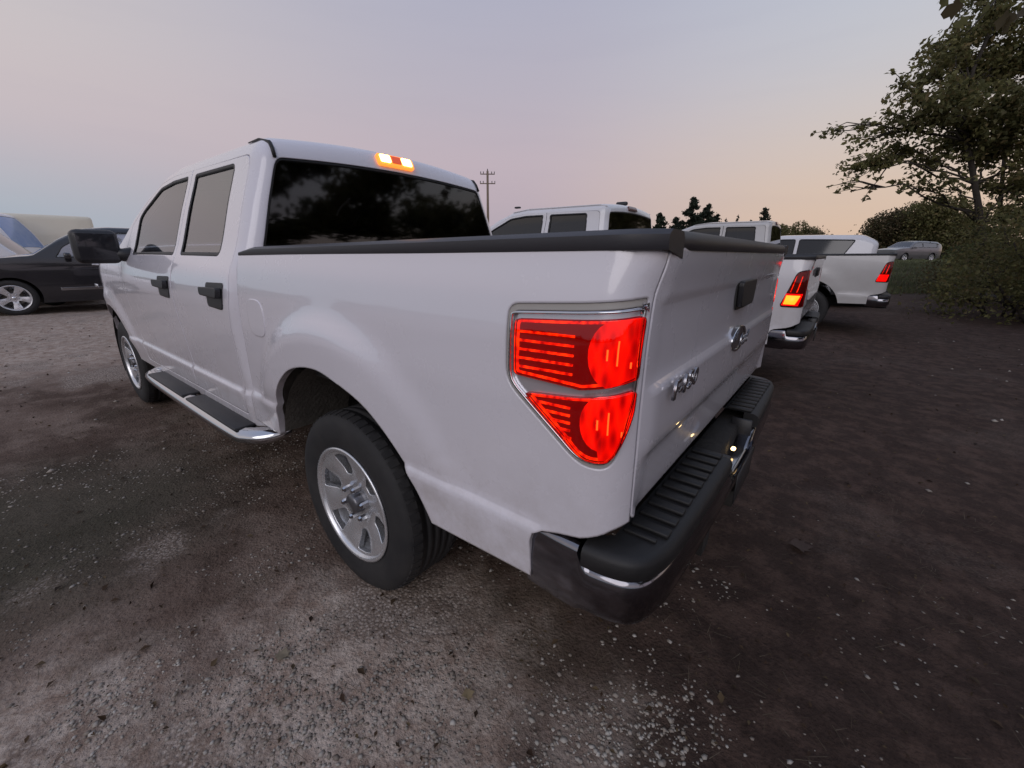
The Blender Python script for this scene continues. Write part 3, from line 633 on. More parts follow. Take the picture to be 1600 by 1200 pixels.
    for idx in (list(range(i0, i1)), list(range(NP-i1, NP-i0))):
      V, F = [], []
      for j, i in enumerate(idx):
        px_, py_ = pth[i][0]-nrm[i][0]*.045, pth[i][1]-nrm[i][1]*.045; V.append((px_, py_, .7202)); V.append((XR+.055, py_ if abs(py_) < .88 else math.copysign(.88, py_), .7202))
        if j: F.append((2*j-2, 2*j, 2*j+1, 2*j-1))
      mesh_obj('step_pad', V, F, PADM, bump, False)
    rbox('bumper_core', (XR+.03, 0, .60), (.10, 1.66, .15), DARK, bump, .01, 1)
    for s in (1, -1): rbox('bumper_core', (XR+.15, s*.885, .60), (.20, .06, .16), DARK, bump, .01, 1)
    if hi:
        for s in (1, -1):
            for k in range(10):
                y = s*(.80-.058*k); rbox('rib', (XR-.005, y, .7258), (.095, .032, .012), PADM, bump, .004, 2)
            rbox('rib', (XR+.005, s*.845, .7245), (.08, .012, .009), PADM, bump, .003, 2)
    # notch in the middle of the step, licence plate below it, hitch
    rbox('step_notch', (XR-.030, 0, .585), (.09, .40, .03), TRIM, bump, .006, 1)
    for s in (1, -1): rbox('notch_wall', (XR-.030, s*.207, .645), (.08, .012, .12), TRIM, bump, .003, 1)
    rbox('notch_lit_block', (XR-.035, .135, .628), (.06, .05, .05), mat('notch_lamplit_beige', (.34, .29, .22), .4, .3), bump, .01, 2)  # lit bumper part as an added block, warm lamp light put into its beige
    rbox('licence_plate', (XR-.094, 0, .555), (.006, .305, .12), mat('plate_dark', (.03, .03, .032), .4), bump, .002, 1)
    if hi:
        rbox('plate_lamp', (XR-.040, -.03, .635), (.016, .022, .012), WARM, bump, .004, 1)
        rbox('hitch_receiver', (XR+.04, 0, .45), (.24, .075, .075), mat('hitch_steel', (.03, .028, .026), .6), bump, .006, 2)
        V, F = tube([(XR+.02, -.62, .46), (XR+.02, .62, .46)], .03, 10); mesh_obj('hitch_bar', V, F, DARK, bump)
    # running gear
    for s in (1, -1):
        wheel(root, .03, s*.955, spin=c.get('spin', .25)); wheel(root, 3.67, s*.945, spin=.7)
        wheel_well(root, 3.67, s*.93, .52, s)
    bm = bmesh.new()
    for cc, ss in (((1.6, .42, .52), (5.6, .08, .14)), ((1.6, -.42, .52), (5.6, .08, .14)), ((0, 0, .40), (.12, 1.5, .12)), ((3.67, 0, .38), (.12, 1.5, .10)), ((0, 0, .42), (.30, .30, .26)), ((1.9, .0, .50), (2.2, .7, .16)), ((-.75, -.1, .62), (.5, .8, .25)), ((4.1, 0, .55), (.9, 1.3, .3))):
        gq = bmesh.ops.create_cube(bm, size=1); bmesh.ops.scale(bm, vec=ss, verts=gq['verts']); bmesh.ops.translate(bm, vec=cc, verts=gq['verts'])
    bm_obj('chassis', bm, DARK, root)
    rbox('cab_floor', (2.1, 0, .62), (2.5, 1.80, .10), DARK, root, .01, 1); rbox('bed_underside', (XR/2+.42, 0, .845), (-XR+.64, 1.62, .02), DARK, root, .004, 1)
    # wheelhouse of the bed
    for s in (1, -1):
        V, F = [], []; pr = arch(.03, .43, .545, .56, n=20)
        for (px_, pz_) in pr: V += [(px_, s*.945, pz_), (px_, s*.62, pz_)]
        F = [(2*i, 2*i+2, 2*i+3, 2*i+1) for i in range(len(pr)-1)]; mesh_obj('wheelhouse', V, F, mat('wheelhouse_undercoat', (.13, .12, .105), .8, bump=(60, .5, .01), var=(9, .6, (.05, .045, .04))) if hi else DARK, root)
        rbox('inner_panel', (.66, s*.80, .75), (.02, .30, .40), INNER if hi else DARK, root, .006, 1)
        rbox('inner_panel', (-.70, s*.86, .72), (.02, .18, .36), DARK, root, .006, 1)
    if hi:
        V, F = tube([(.50, .70, .88), (.30, .66, .70), (.05, .60, .62)], .035, 10); mesh_obj('shock_absorber', V, F, mat('shock', (.06, .06, .06), .4, .6), root)
        V, F = merge([tube([(1.0, .56, .44), (.4, .56, .36), (0, .56, .35), (-.5, .56, .40), (-.85, .56, .48)], .03, 6), tube([(.55, .58, .86), (.42, .60, .84), (.36, .66, .80), (.25, .62, .83)], .008, 6)]); mesh_obj('leaf_spring', V, F, DARK, root)
    # seats, dash
    for x, y in ((2.30, .42), (2.30, -.42), (1.25, .45), (1.25, 0), (1.25, -.45)): seat(root, x, y)
    rbox('dashboard', (3.05, 0, 1.13), (.35, 1.7, .30), SEATM, root, .05, 2)
    V, F = [], []
    for k in range(25):
        a = 2*math.pi*k/24; V.append((2.75+.05*math.sin(a), .42+.19*math.cos(a), 1.20+.18*math.sin(a)))
    V, F = tube(V, .014, 6); mesh_obj('steering_wheel', V, F, SEATM, root)
    # mirrors
    for s in (1, -1):
        mz = 1.40; mr = bpy.data.objects.new('side_mirror', None); link(mr, root)
        V, F = tube([(2.80, s*.88, 1.345), (2.82, s*.96, 1.345), (2.85, s*1.02, 1.36)], [.06, .045, .04], 8); mesh_obj('mirror_arm', V, F, TRIM, mr)
        rbox('mirror_housing', (2.86, s*1.085, mz), (.13, .25, .23 if hi else .2), TRIM, mr, .045, 4); rbox('mirror_glass', (2.793, s*1.085, mz), (.006, .205, .18), mat('mirror_dark', (.03, .03, .035), .08, .0), mr, .02, 2)  # dark surroundings the mirror would reflect are put into the glass colour
    # details of the near truck
    if hi:
        # fuel door
        fp = [(.585+.085*math.copysign(abs(math.cos(t))**.7, math.cos(t)), 1.10+.085*math.copysign(abs(math.sin(t))**.7, math.sin(t))) for t in np.linspace(0, 2*math.pi, 28, endpoint=False)]
        single('fuel_door', BB, 'side', scalepoly(fp, .004), [], paint, root, .03, .006, .003, off=.0025, sgn=1)
        # running boards
        for s in (1, -1):
            rb = bpy.data.objects.new('running_board', None); link(rb, root)
            p = catmull([(2.72, .84, .50), (2.66, .95, .478), (2.52, .995, .470), (1.7, 1.008, .470), (1.0, 1.005, .470), (.86, .985, .472), (.78, .92, .478), (.75, .84, .50)], 6)
            n = 12; V, F = [], []
            for i, (x, y, z) in enumerate(p):
                a, b = np.array(p[max(i-1, 0)]), np.array(p[min(i+1, len(p)-1)]); t = b-a; t /= np.linalg.norm(t); nn = np.array([-t[1], t[0], 0]); nn = nn if nn[1] > 0 else -nn
                if nn[1] < .05 and x > 1.5: nn = np.array([1, 0, 0])
                for k in range(n): w = 2*math.pi*k/n; V.append((x+nn[0]*.062*math.cos(w), s*(y+nn[1]*.062*math.cos(w)), z+.040*math.sin(w)))
                if i: F += [((i-1)*n+k, (i-1)*n+(k+1) % n, i*n+(k+1) % n, i*n+k) for k in range(n)]
            F.append(tuple(range(n))); F.append(tuple((len(p)-1)*n+k for k in range(n))); mesh_obj('step_tube', V, F, CHROME, rb)
            for xa, xb in ((2.50, 1.74), (1.66, .90)):
                bm = bmesh.new(); rbox('step_tread', ((xa+xb)/2, s*.998, .508), (xa-xb, .102, .016), TRIM, rb, .006, 2); bm.free()
            for x in (2.3, 1.0): 
                V, F = tube([(x, s*.98, .47), (x, s*.66, .52)], .022, 8); mesh_obj('bracket', V, F, DARK, rb)
        rbox('fender_badge', (3.98, .987, 1.07), (.12, .01, .03), CHROME, root, .004, 1)
        # door side lower moulding lines are in the surface; antenna stub on the roof
    if c.get('fin'): rbox('roof_antenna', (1.0, 0, ZT+.075), (.16, .06, .05), TRIM, root, .02, 2)
    if c.get('clearance'):
        for y in (-.55, -.2, 0, .2, .55): rbox('roof_marker', (2.35, y, ZT+.055), (.09, .05, .025), TRIM, root, .01, 2)
    return BB, CB

MAIN = thing('pickup_truck', 'white crew-cab pickup nearest the camera with large lit red taillight and chrome running board', 'pickup truck')
pickup(MAIN, dict(paint=WHITE, hi=True, style='ford', rail=RAILM, lamp=True))
# the parked row beyond
T2 = thing('pickup_truck', 'white pickup parked just beyond the nearest truck, slanted taillight glowing orange at its base', 'pickup truck', (.20, -4.00, 0), 0, 'white pickup trucks parked in a row')
pickup(T2, dict(paint=WHITE2, style='ram', rail=TRIM, lit=2, darkglass=True, roof=.13, bed_len=.2, fin=True, clearance=True, chrome=CHROMED)); T2.scale = (1, 1, .968)
WHITE3 = mat('white_paint_grey', (.56, .55, .55), .42, coat=.5, var=(1.2, .5, (.44, .42, .41)))  # greyer white than on the other pickups
T3 = thing('pickup_truck', 'white long-bed pickup truck, farthest of the row, with one small red lamp lit', 'pickup truck', (-.84, -9.1, 0), rad(0), 'white pickup trucks parked in a row')
pickup(T3, dict(paint=WHITE3, style='ram', rail=TRIM, lit=1, darkglass=True, bed_len=.0, roof=.13, chrome=CHROMED))

# ---------------------------------------------------------------- other vehicles
def car(root, c):
    L, w, H, zb = c['L'], c['w'], c['H'], c['belt']; paint = c['paint']; sc = .09; fx, rx = c['fx'], c['rx']; R = c.get('R', .33)
    B = Body(x0=0, x1=L, w=w, zt=H-.03, r=.12, zb=zb, zl=.55, h=c['h'], g=c['g'], prof=c.get('prof') or ((.2, w*.95), (.5, w), (zb-.15, w), (zb, w*.965), (zb+.1, w*.93), (H-.1, w*.76), (H, w*.73)), crown=.04, taper=((0, .90), (.5, 1), (L-.7, 1), (L, .84)))
    zg = .24
    side = [(0, zg), (0, B.zt), (L, B.zt), (L, zg)]+arch(fx, R, R+.06, zg)+arch(rx, R, R+.06, zg)
    wins = [roundpoly(p, .05, 3) for p in c['wins']]
    bm = bmesh.new()
    for s in (1, -1): panel(bm, B, 'side', side, wins, sc, s)
    ws, rg = roundpoly(c['ws'], .05, 3), (roundpoly(c['rg'], .05, 3) if c.get('rg') else None)
    panel(bm, B, 'top', [(0, -w), (L, -w), (L, w), (0, w)], [q for q in (ws, rg) if q], sc)
    ew = roundpoly(c['ew'], .05, 3) if c.get('ew') else None
    panel(bm, B, 'end', [(-w, zg), (w, zg), (w, B.zt), (-w, B.zt)], [ew] if ew else [], sc, val=0)
    panel(bm, B, 'end', [(-w, zg), (w, zg), (w, B.zt), (-w, B.zt)], [], sc, val=L)
    finish('body', bm, paint, root, .02, .005)
    for s in (1, -1):
        for k, p in enumerate(wins):
            single('side_window', B, 'side', scalepoly(p, .004), [], c.get('sg', GL_DARK), root, .08, 0, 0, off=-.01, sgn=s)
            single('window_trim', B, 'side', scalepoly(p, -.012), [scalepoly(p, .012)], c.get('trim', SEALM), root, .08, .004, 0, off=.004, sgn=s)
    single('windshield', B, 'top', scalepoly(ws, .004), [], c.get('wg', GL_CLR), root, .08, 0, 0, off=-.01)
    if rg: single('rear_window', B, 'top', scalepoly(rg, .004), [], c.get('wg', GL_DARK), root, .08, 0, 0, off=-.01)
    if ew: single('rear_window', B, 'end', scalepoly(ew, .004), [], c.get('eg', GL_DARK), root, .08, 0, 0, off=-.01, val=0)
    for s in (1, -1):
        single('headlight', B, 'end', roundpoly([(s*w*.55, zb*.62), (s*w*.95, zb*.66), (s*w*.95, zb*.80), (s*w*.55, zb*.74)][::s], .03, 2), [], CLRG, root, .08, .01, .003, off=.01, val=L)
        single('taillight', B, 'end', roundpoly([(s*w*.62, zb*.70), (s*w*.97, zb*.70), (s*w*.97, zb*.92), (s*w*.62, zb*.90)][::s], .03, 2), [], RED_OFF, root, .08, .01, .003, off=.01, val=0)
        rbox('side_mirror', (c['mx'], s*(w+.09), zb+.05), (.12, .20, .14), paint if not c.get('bm') else TRIM, root, .04, 3)
        for x in (fx, rx): wheel(root, x, s*(w-.02), R, .22, R*.70, 'car', spin=.4 if x == fx else 1.0)
        for x in (fx, rx): wheel_well(root, x, s*(w-.05), R+.09, s)
        # door seams and handle
        for x in c.get('seams', []):
            single('door_seam', B, 'side', [(x, zg+.12), (x+.008, zg+.12), (x+.008, zb+.0), (x, zb+.0)], [], SEALM, root, .1, .0, 0, off=.0015, sgn=s)
        if c.get('strip'): single('chrome_strip', B, 'side', [(c['strip'][0], .50), (c['strip'][1], .50), (c['strip'][1], .56), (c['strip'][0], .56)], [], CHROME, root, .1, .01, .002, off=.012, sgn=s)
        for x in c.get('handles', []): single('door_handle', B, 'side', roundpoly([(x, zb-.16), (x+.17, zb-.16), (x+.17, zb-.125), (x, zb-.125)], .012, 2), [], CHROME if c.get('strip') else paint, root, .1, .02, .003, off=.025, sgn=s)
    rbox('floor', (L/2, 0, .32), (L-.7, 2*w-.4, .12), DARK, root, .02, 1)
    for x in c.get('seats', [L*.52]):
        for y in (.38, -.38): seat(root, x, y, zb-.62)
    rbox('dashboard', (c['mx']+.1, 0, zb-.08), (.35, 1.5*w, .2), SEATM, root, .05, 2)
    if c.get('rack'):
        for s in (1, -1):
            V, F = tube([(L*.25, s*w*.66, H-.02), (L*.28, s*w*.66, H+.03), (L*.55, s*w*.68, H+.04), (L*.60, s*w*.68, H-.01)], .014, 6); mesh_obj('roof_rail', V, F, TRIM, root)
BLACKP = mat('black_paint', (.010, .010, .014), .22, coat=1.0, var=(3, .3, (.02, .019, .022)))
SILVER = mat('silver_paint', (.17, .165, .175), .3, .5, coat=.8)
DPURP = mat('maroon_paint', (.05, .02, .03), .3, coat=.8)
CREAM = mat('cream_white_paint', (.72, .68, .56), .4, coat=.5, var=(2, .2, (.62, .58, .48)))
GL_BLUE = mat('blue_window', (.09, .20, .46), .12, coat=1, var=(2.5, .5, (.25, .36, .55)))  # opaque blue for the van windows
suv = dict(L=4.9, w=.97, H=1.92, belt=1.20, paint=BLACKP, fx=3.95, rx=1.05, R=.38, h=((0, .72), (.35, .98), (1.2, 1), (2.15, 1), (2.6, .92), (3.05, .56), (3.5, .07), (4.9, .04)), g=((0, 1), (3.6, 1), (4.4, .88), (4.9, .72)),
    wins=[[(.45, 1.74), (.62, 1.26), (1.25, 1.25), (1.25, 1.78)], [(1.33, 1.78), (1.33, 1.25), (2.02, 1.24), (2.02, 1.78)], [(2.10, 1.78), (2.10, 1.24), (3.15, 1.24), (3.0, 1.6), (2.6, 1.78)]],
    ws=[(2.4, -.84), (3.48, -.90), (3.48, .90), (2.4, .84)], ew=[(-.78, 1.3), (.78, 1.3), (.72, 1.74), (-.72, 1.74)], mx=2.95, wg=GL_SKY, sg=GL_MID, strip=(1.35, 3.2), seams=(2.32, 1.38), handles=(2.42, 1.48), seats=(2.6, 1.5))
def place_car(name, label, cat, cfg, origin, rz, group=None, **k):
    t = thing(name, label, cat, origin, rz, group); d = dict(cfg); d.update(k); car(t, d); return t
# black crossover broadside beyond the truck's nose: heading +y, its left... right flank faces the camera
def heading(px, py, hx, hy, lx, ly):
    """origin so that local (lx,ly) lands at world (px,py) when local +x points along (hx,hy)"""
    a = math.atan2(hy, hx); return (px-(lx*math.cos(a)-ly*math.sin(a)), py-(lx*math.sin(a)+ly*math.cos(a)), 0), a
p_ = pix(20, 461, 9.0); o_, a_ = heading(p_[0], p_[1], .10, 1, 3.95, .97)
place_car('crossover_car', 'black crossover car with alloy wheel and chrome sill strip behind the big side mirror', 'car', suv, o_, a_)
sedan = dict(L=4.8, w=.91, H=1.46, belt=.93, paint=WHITE2, fx=3.85, rx=1.05, R=.33, h=((0, .05), (.55, .10), (1.15, .80), (1.6, .98), (2.5, 1), (2.9, .88), (3.55, .07), (4.8, .03)), g=((0, 1), (3.5, 1), (4.3, .86), (4.8, .66)),
    wins=[[(1.10, 1.30), (1.0, .99), (2.10, .98), (2.10, 1.33)], [(2.18, 1.33), (2.18, .98), (3.30, .99), (3.1, 1.25), (2.75, 1.33)]], ws=[(2.70, -.78), (3.50, -.83), (3.50, .83), (2.70, .78)], rg=[(.62, -.75), (1.35, -.72), (1.35, .72), (.62, .75)], mx=3.15, sg=GL_MID, seams=(2.14,), handles=(2.3, 1.25), seats=(2.5, 1.4))
p_ = pix(140, 385, 11.6); o_, a_ = heading(p_[0], p_[1], -.28, -1, 4.7, 0)
place_car('parked_car', 'white car with a pale green windshield behind the black crossover', 'car', sedan, o_, a_, R=.34, H=2.0, belt=1.08, wg=GL_SKY, wins=[[(1.10, 1.56), (1.0, 1.15), (2.10, 1.14), (2.10, 1.60)], [(2.18, 1.60), (2.18, 1.14), (3.30, 1.15), (3.1, 1.45), (2.75, 1.60)]])
van = dict(L=5.9, w=1.0, H=2.75, belt=1.25, paint=CREAM, fx=4.9, rx=1.4, R=.36, h=((0, 1), (4.4, 1), (4.8, .93), (5.2, .50), (5.5, .06), (5.9, .03)), g=((0, 1), (5.0, 1), (5.9, .75)), prof=((.2, .95), (.5, 1), (1.3, 1), (2.0, .96), (2.6, .86), (2.8, .84)),
    wins=[[(3.95, 2.1), (3.95, 1.45), (5.05, 1.40), (4.75, 2.1)]], ws=[(4.86, -.80), (5.42, -.86), (5.42, .86), (4.86, .80)], mx=4.95, sg=GL_BLUE, wg=GL_BLUE, ew=[(-.75, 1.5), (.75, 1.5), (.7, 2.2), (-.7, 2.2)], seams=(2.4, 3.65), seats=(4.1,), bm=True)
p_ = pix(74, 380, 16.2); o_, a_ = heading(p_[0], p_[1], -.50, -.87, 5.9, .0)
place_car('cargo_van', 'white high-roof van with blue-tinted windshield at the far left', 'van', van, o_, a_, 'high-roof vans on the far lot', paint=WHITE2)
p_ = pix(154, 380, 18.0); o_, a_ = heading(p_[0], p_[1], .1, 1, 0.0, 0.9)
place_car('cargo_van', 'cream high-roof van seen above the black crossover roof', 'van', van, o_, a_, 'high-roof vans on the far lot')
# white SUV beyond the far pickup, maroon car roof behind it, silver SUV up on the grass
o_, a_ = heading(-1.85, -12.9, 1, 0, 0, .97)
place_car('utility_vehicle', 'white sport utility vehicle with dark side windows behind the far pickup bed', 'suv', suv, o_, a_, H=1.93, belt=1.25, paint=WHITE2, sg=GL_DARK, strip=None, rack=False,
    wins=[[(.50, 1.78), (.72, 1.34), (1.75, 1.31), (1.75, 1.80)], [(1.85, 1.80), (1.85, 1.31), (2.55, 1.30), (2.55, 1.80)], [(2.63, 1.80), (2.63, 1.30), (3.42, 1.30), (3.30, 1.65), (2.9, 1.80)]], ew=[(-.8, 1.36), (.8, 1.36), (.74, 1.76), (-.74, 1.76)])
p_ = pix(1215, 380, 17); o_, a_ = heading(p_[0], p_[1], 1, 0, 1.5, .97)
place_car('parked_car', 'dark maroon car roof just above the white utility vehicle hood', 'car', suv, o_, a_, paint=DPURP, H=1.95, strip=None, sg=GL_DARK)
# ================================================================ ground
def vnoise(x, y, s, seed=0):
    """cheap smooth value noise on arrays"""
    x = x/s; y = y/s; xi = np.floor(x).astype(int); yi = np.floor(y).astype(int); fx = x-xi; fy = y-yi
    fx = fx*fx*(3-2*fx); fy = fy*fy*(3-2*fy)
    def h(a, b): v = np.sin(a*127.1+b*311.7+seed*74.7)*43758.5453; return v-np.floor(v)
    return (h(xi, yi)*(1-fx)+h(xi+1, yi)*fx)*(1-fy)+(h(xi, yi+1)*(1-fx)+h(xi+1, yi+1)*fx)*fy-.5
def ground_z(x, y):
    x = np.asarray(x, float); y = np.asarray(y, float); d = np.hypot(x, y)
    z = .05*vnoise(x, y, 1.3, 1)+.022*vnoise(x, y, .42, 2)+.010*vnoise(x, y, .16, 3)+.005*vnoise(x, y, .07, 4)
    flat = np.minimum(np.hypot(x-0, y-.85), np.hypot(x-3.67, y-.85)); z = z*(.35+.65*smooth01(flat, .3, 1.2))-.008
    z = z*(1-smooth01(d, 10, 60)*.6)
    bank = smooth01(-y-.35*x, 19, 34)*smooth01(-x+.02*y, -2.5, 3.5); z = z+.95*bank
    return z
def axis_pts(lo, hi, c, d0, near, growth=1.07):
    out = [c]; s = d0
    x = c
    while x < hi: s = d0 if abs(x-c) < near else s*growth; x += s; out.append(x)
    x = c; s = d0
    while x > lo: s = d0 if abs(x-c) < near else s*growth; x -= s; out.append(x)
    return np.array(sorted(out))
gx = axis_pts(-2500, 3500, -.3, .032, 3.2); gy = axis_pts(-3500, 2500, .6, .032, 3.2)
X, Y = np.meshgrid(gx, gy); Z = ground_z(X, Y); V = np.stack([X, Y, Z], -1).reshape(-1, 3); nx, ny = len(gx), len(gy)
i, j = np.meshgrid(np.arange(nx-1), np.arange(ny-1)); a = (j*nx+i).ravel(); F = np.stack([a, a+1, a+nx+1, a+nx], 1)
def dirt_material():
    m = bpy.data.materials.new('dirt_and_gravel'); m.use_nodes = True; n = m.node_tree; b = n.nodes['Principled BSDF']; b.inputs['Roughness'].default_value = .92; b.inputs['Specular IOR Level'].default_value = .25
    t = n.nodes.new('ShaderNodeTexCoord')
    def noise(s, det=8, rough=.6, off=(0, 0, 0), dist=0):
        mp = n.nodes.new('ShaderNodeMapping'); mp.inputs['Location'].default_value = off; n.links.new(t.outputs['Object'], mp.inputs[0])
        z = n.nodes.new('ShaderNodeTexNoise'); z.inputs['Scale'].default_value = s; z.inputs['Detail'].default_value = det; z.inputs['Roughness'].default_value = rough; z.inputs['Distortion'].default_value = dist; n.links.new(mp.outputs[0], z.inputs[0]); return z.outputs[0]
    def mr(i, a, b_, c=0, d=1):
        r = n.nodes.new('ShaderNodeMapRange'); r.interpolation_type = 'SMOOTHSTEP'; n.links.new(i, r.inputs[0]); r.inputs[1].default_value = a; r.inputs[2].default_value = b_; r.inputs[3].default_value = c; r.inputs[4].default_value = d; return r.outputs[0]
    def mix(f, a, b_):
        x = n.nodes.new('ShaderNodeMix'); x.data_type = 'RGBA'
        n.links.new(f, x.inputs[0])
        for k, v in ((6, a), (7, b_)):
            if isinstance(v, tuple): x.inputs[k].default_value = v+(1,)
            else: n.links.new(v, x.inputs[k])
        return x.outputs[2]
    def math_(op, a, b_):
        x = n.nodes.new('ShaderNodeMath'); x.operation = op
        for k, v in ((0, a), (1, b_)):
            if isinstance(v, (int, float)): x.inputs[k].default_value = v
            else: n.links.new(v, x.inputs[k])
        return x.outputs[0]
    c = mix(mr(noise(.55, 5), .38, .60), (.085, .060, .049), (.190, .150, .130))
    c = mix(mr(noise(2.6, 8, .7, (3, 1, 0)), .42, .66, 0, .75), c, (.26, .22, .195))
    # dark leaf litter and damp stains
    c = mix(mr(noise(1.4, 9, .72, (7, 3, 0), .6), .50, .68, 0, .8), c, (.062, .040, .030))
    # faint green moss / grass bits towards the open side
    c = mix(mr(noise(.8, 6, .6, (1, 9, 0)), .52, .70, 0, .45), c, (.085, .095, .062))
    # shade behind the row of trucks, painted in as darker mottled soil
    sx = n.nodes.new('ShaderNodeSeparateXYZ'); n.links.new(t.outputs['Object'], sx.inputs[0])
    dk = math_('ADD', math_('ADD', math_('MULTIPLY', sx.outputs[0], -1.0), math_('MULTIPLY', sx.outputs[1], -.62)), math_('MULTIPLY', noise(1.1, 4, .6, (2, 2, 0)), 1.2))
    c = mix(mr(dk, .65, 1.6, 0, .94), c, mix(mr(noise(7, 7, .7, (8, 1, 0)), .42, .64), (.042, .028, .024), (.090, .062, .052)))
    # pale gravel with the camera's light painted in, and the open lot to the left
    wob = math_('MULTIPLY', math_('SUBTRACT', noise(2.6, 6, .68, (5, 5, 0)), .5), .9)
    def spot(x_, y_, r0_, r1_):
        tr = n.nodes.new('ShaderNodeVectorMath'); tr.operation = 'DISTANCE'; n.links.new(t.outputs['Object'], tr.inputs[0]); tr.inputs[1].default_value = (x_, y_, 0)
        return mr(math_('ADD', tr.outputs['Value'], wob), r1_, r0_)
    dark_green = spot(1.75, 1.75, .35, 1.35)  # ground darker and greener around this spot
    c = mix(math_('MULTIPLY', dark_green, .75), c, (.062, .066, .050))
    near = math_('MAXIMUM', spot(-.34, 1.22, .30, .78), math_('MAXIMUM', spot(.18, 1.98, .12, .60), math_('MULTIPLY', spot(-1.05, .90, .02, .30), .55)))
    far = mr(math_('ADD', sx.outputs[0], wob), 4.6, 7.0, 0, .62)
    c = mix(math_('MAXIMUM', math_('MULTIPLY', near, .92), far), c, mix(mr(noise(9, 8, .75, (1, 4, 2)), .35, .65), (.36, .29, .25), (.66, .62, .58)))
    # pale crushed stone patches, speckled
    patch = mr(noise(.9, 5, .6, (4.2, 2.7, 0)), .54, .64)
    sp = n.nodes.new('ShaderNodeTexVoronoi'); sp.inputs['Scale'].default_value = 75; sp.inputs['Randomness'].default_value = 1; n.links.new(t.outputs['Object'], sp.inputs[0])
    stone = mix(mr(sp.outputs[0], .15, .6), (.55, .53, .51), (.20, .175, .155))
    c = mix(math_('MULTIPLY', math_('MULTIPLY', patch, mr(dk, .9, 1.7, 1, .1)), .75), c, stone)
    ln = n.nodes.new('ShaderNodeVectorMath'); ln.operation = 'LENGTH'; n.links.new(t.outputs['Object'], ln.inputs[0])
    c = mix(mr(math_('ADD', ln.outputs['Value'], math_('MULTIPLY', noise(.12, 4), 30)), 38, 60), c, mix(mr(noise(.3, 6), .35, .65), (.085, .095, .05), (.15, .14, .09)))
    # fine grain
    fine = noise(48, 8, .8); c2 = n.nodes.new('ShaderNodeMix'); c2.data_type = 'RGBA'; c2.blend_type = 'MULTIPLY'; c2.inputs[0].default_value = 1; n.links.new(c, c2.inputs[6])
    fr = ramp(n.nodes, [(.30, (.42, .38, .36)), (.50, (1, .97, .95)), (.72, (1.0, 1.0, 1.0))], 'LINEAR'); n.links.new(fine, fr.inputs[0]); n.links.new(fr.outputs[0], c2.inputs[7])
    wm = n.nodes.new('ShaderNodeMix'); wm.data_type = 'RGBA'; wm.blend_type = 'MULTIPLY'; wm.inputs[0].default_value = 1; n.links.new(c2.outputs[2], wm.inputs[6]); wm.inputs[7].default_value = (1.03, .955, .90, 1)
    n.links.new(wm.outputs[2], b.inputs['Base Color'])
    hgt = math_('ADD', math_('MULTIPLY', noise(18, 8, .7), .6), math_('ADD', math_('MULTIPLY', noise(95, 5, .7), .25), math_('MULTIPLY', sp.outputs[0], .15)))
    bp = n.nodes.new('ShaderNodeBump'); bp.inputs['Strength'].default_value = .9; bp.inputs['Distance'].default_value = .035; n.links.new(hgt, bp.inputs['Height']); n.links.new(bp.outputs[0], b.inputs['Normal'])
    return m
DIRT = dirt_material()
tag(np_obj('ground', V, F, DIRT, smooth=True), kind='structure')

# pebbles and crushed stone lying on the dirt
def scatter_rocks(name, pts, sizes, m, label=None):
    n = len(pts); base = np.array([(0, 0, 1), (.9, 0, .25), (.25, .85, .3), (-.75, .55, .2), (-.7, -.5, .3), (.3, -.9, .2), (0, 0, -.6)]); k = len(base)
    tri = np.array([(0, 1, 2), (0, 2, 3), (0, 3, 4), (0, 4, 5), (0, 5, 1), (6, 2, 1), (6, 3, 2), (6, 4, 3), (6, 5, 4), (6, 1, 5)])
    J = base[None]*(1+RNG.uniform(-.28, .28, (n, k, 3))); S = sizes[:, None]*RNG.uniform([.7, .7, .35], [1.25, 1.0, .75], (n, 3)); J = J*S[:, None, :]
    a = RNG.uniform(0, 6.283, n); ca, sa = np.cos(a), np.sin(a); Xr = J[..., 0]*ca[:, None]-J[..., 1]*sa[:, None]; Yr = J[..., 0]*sa[:, None]+J[..., 1]*ca[:, None]
    Vv = np.stack([Xr+pts[:, 0:1], Yr+pts[:, 1:2], J[..., 2]+pts[:, 2:3]], -1).reshape(-1, 3); Ff = (tri[None]+(np.arange(n)*k)[:, None, None]).reshape(-1, 3)
    return tag(np_obj(name, Vv, Ff, m), label, kind='stuff')
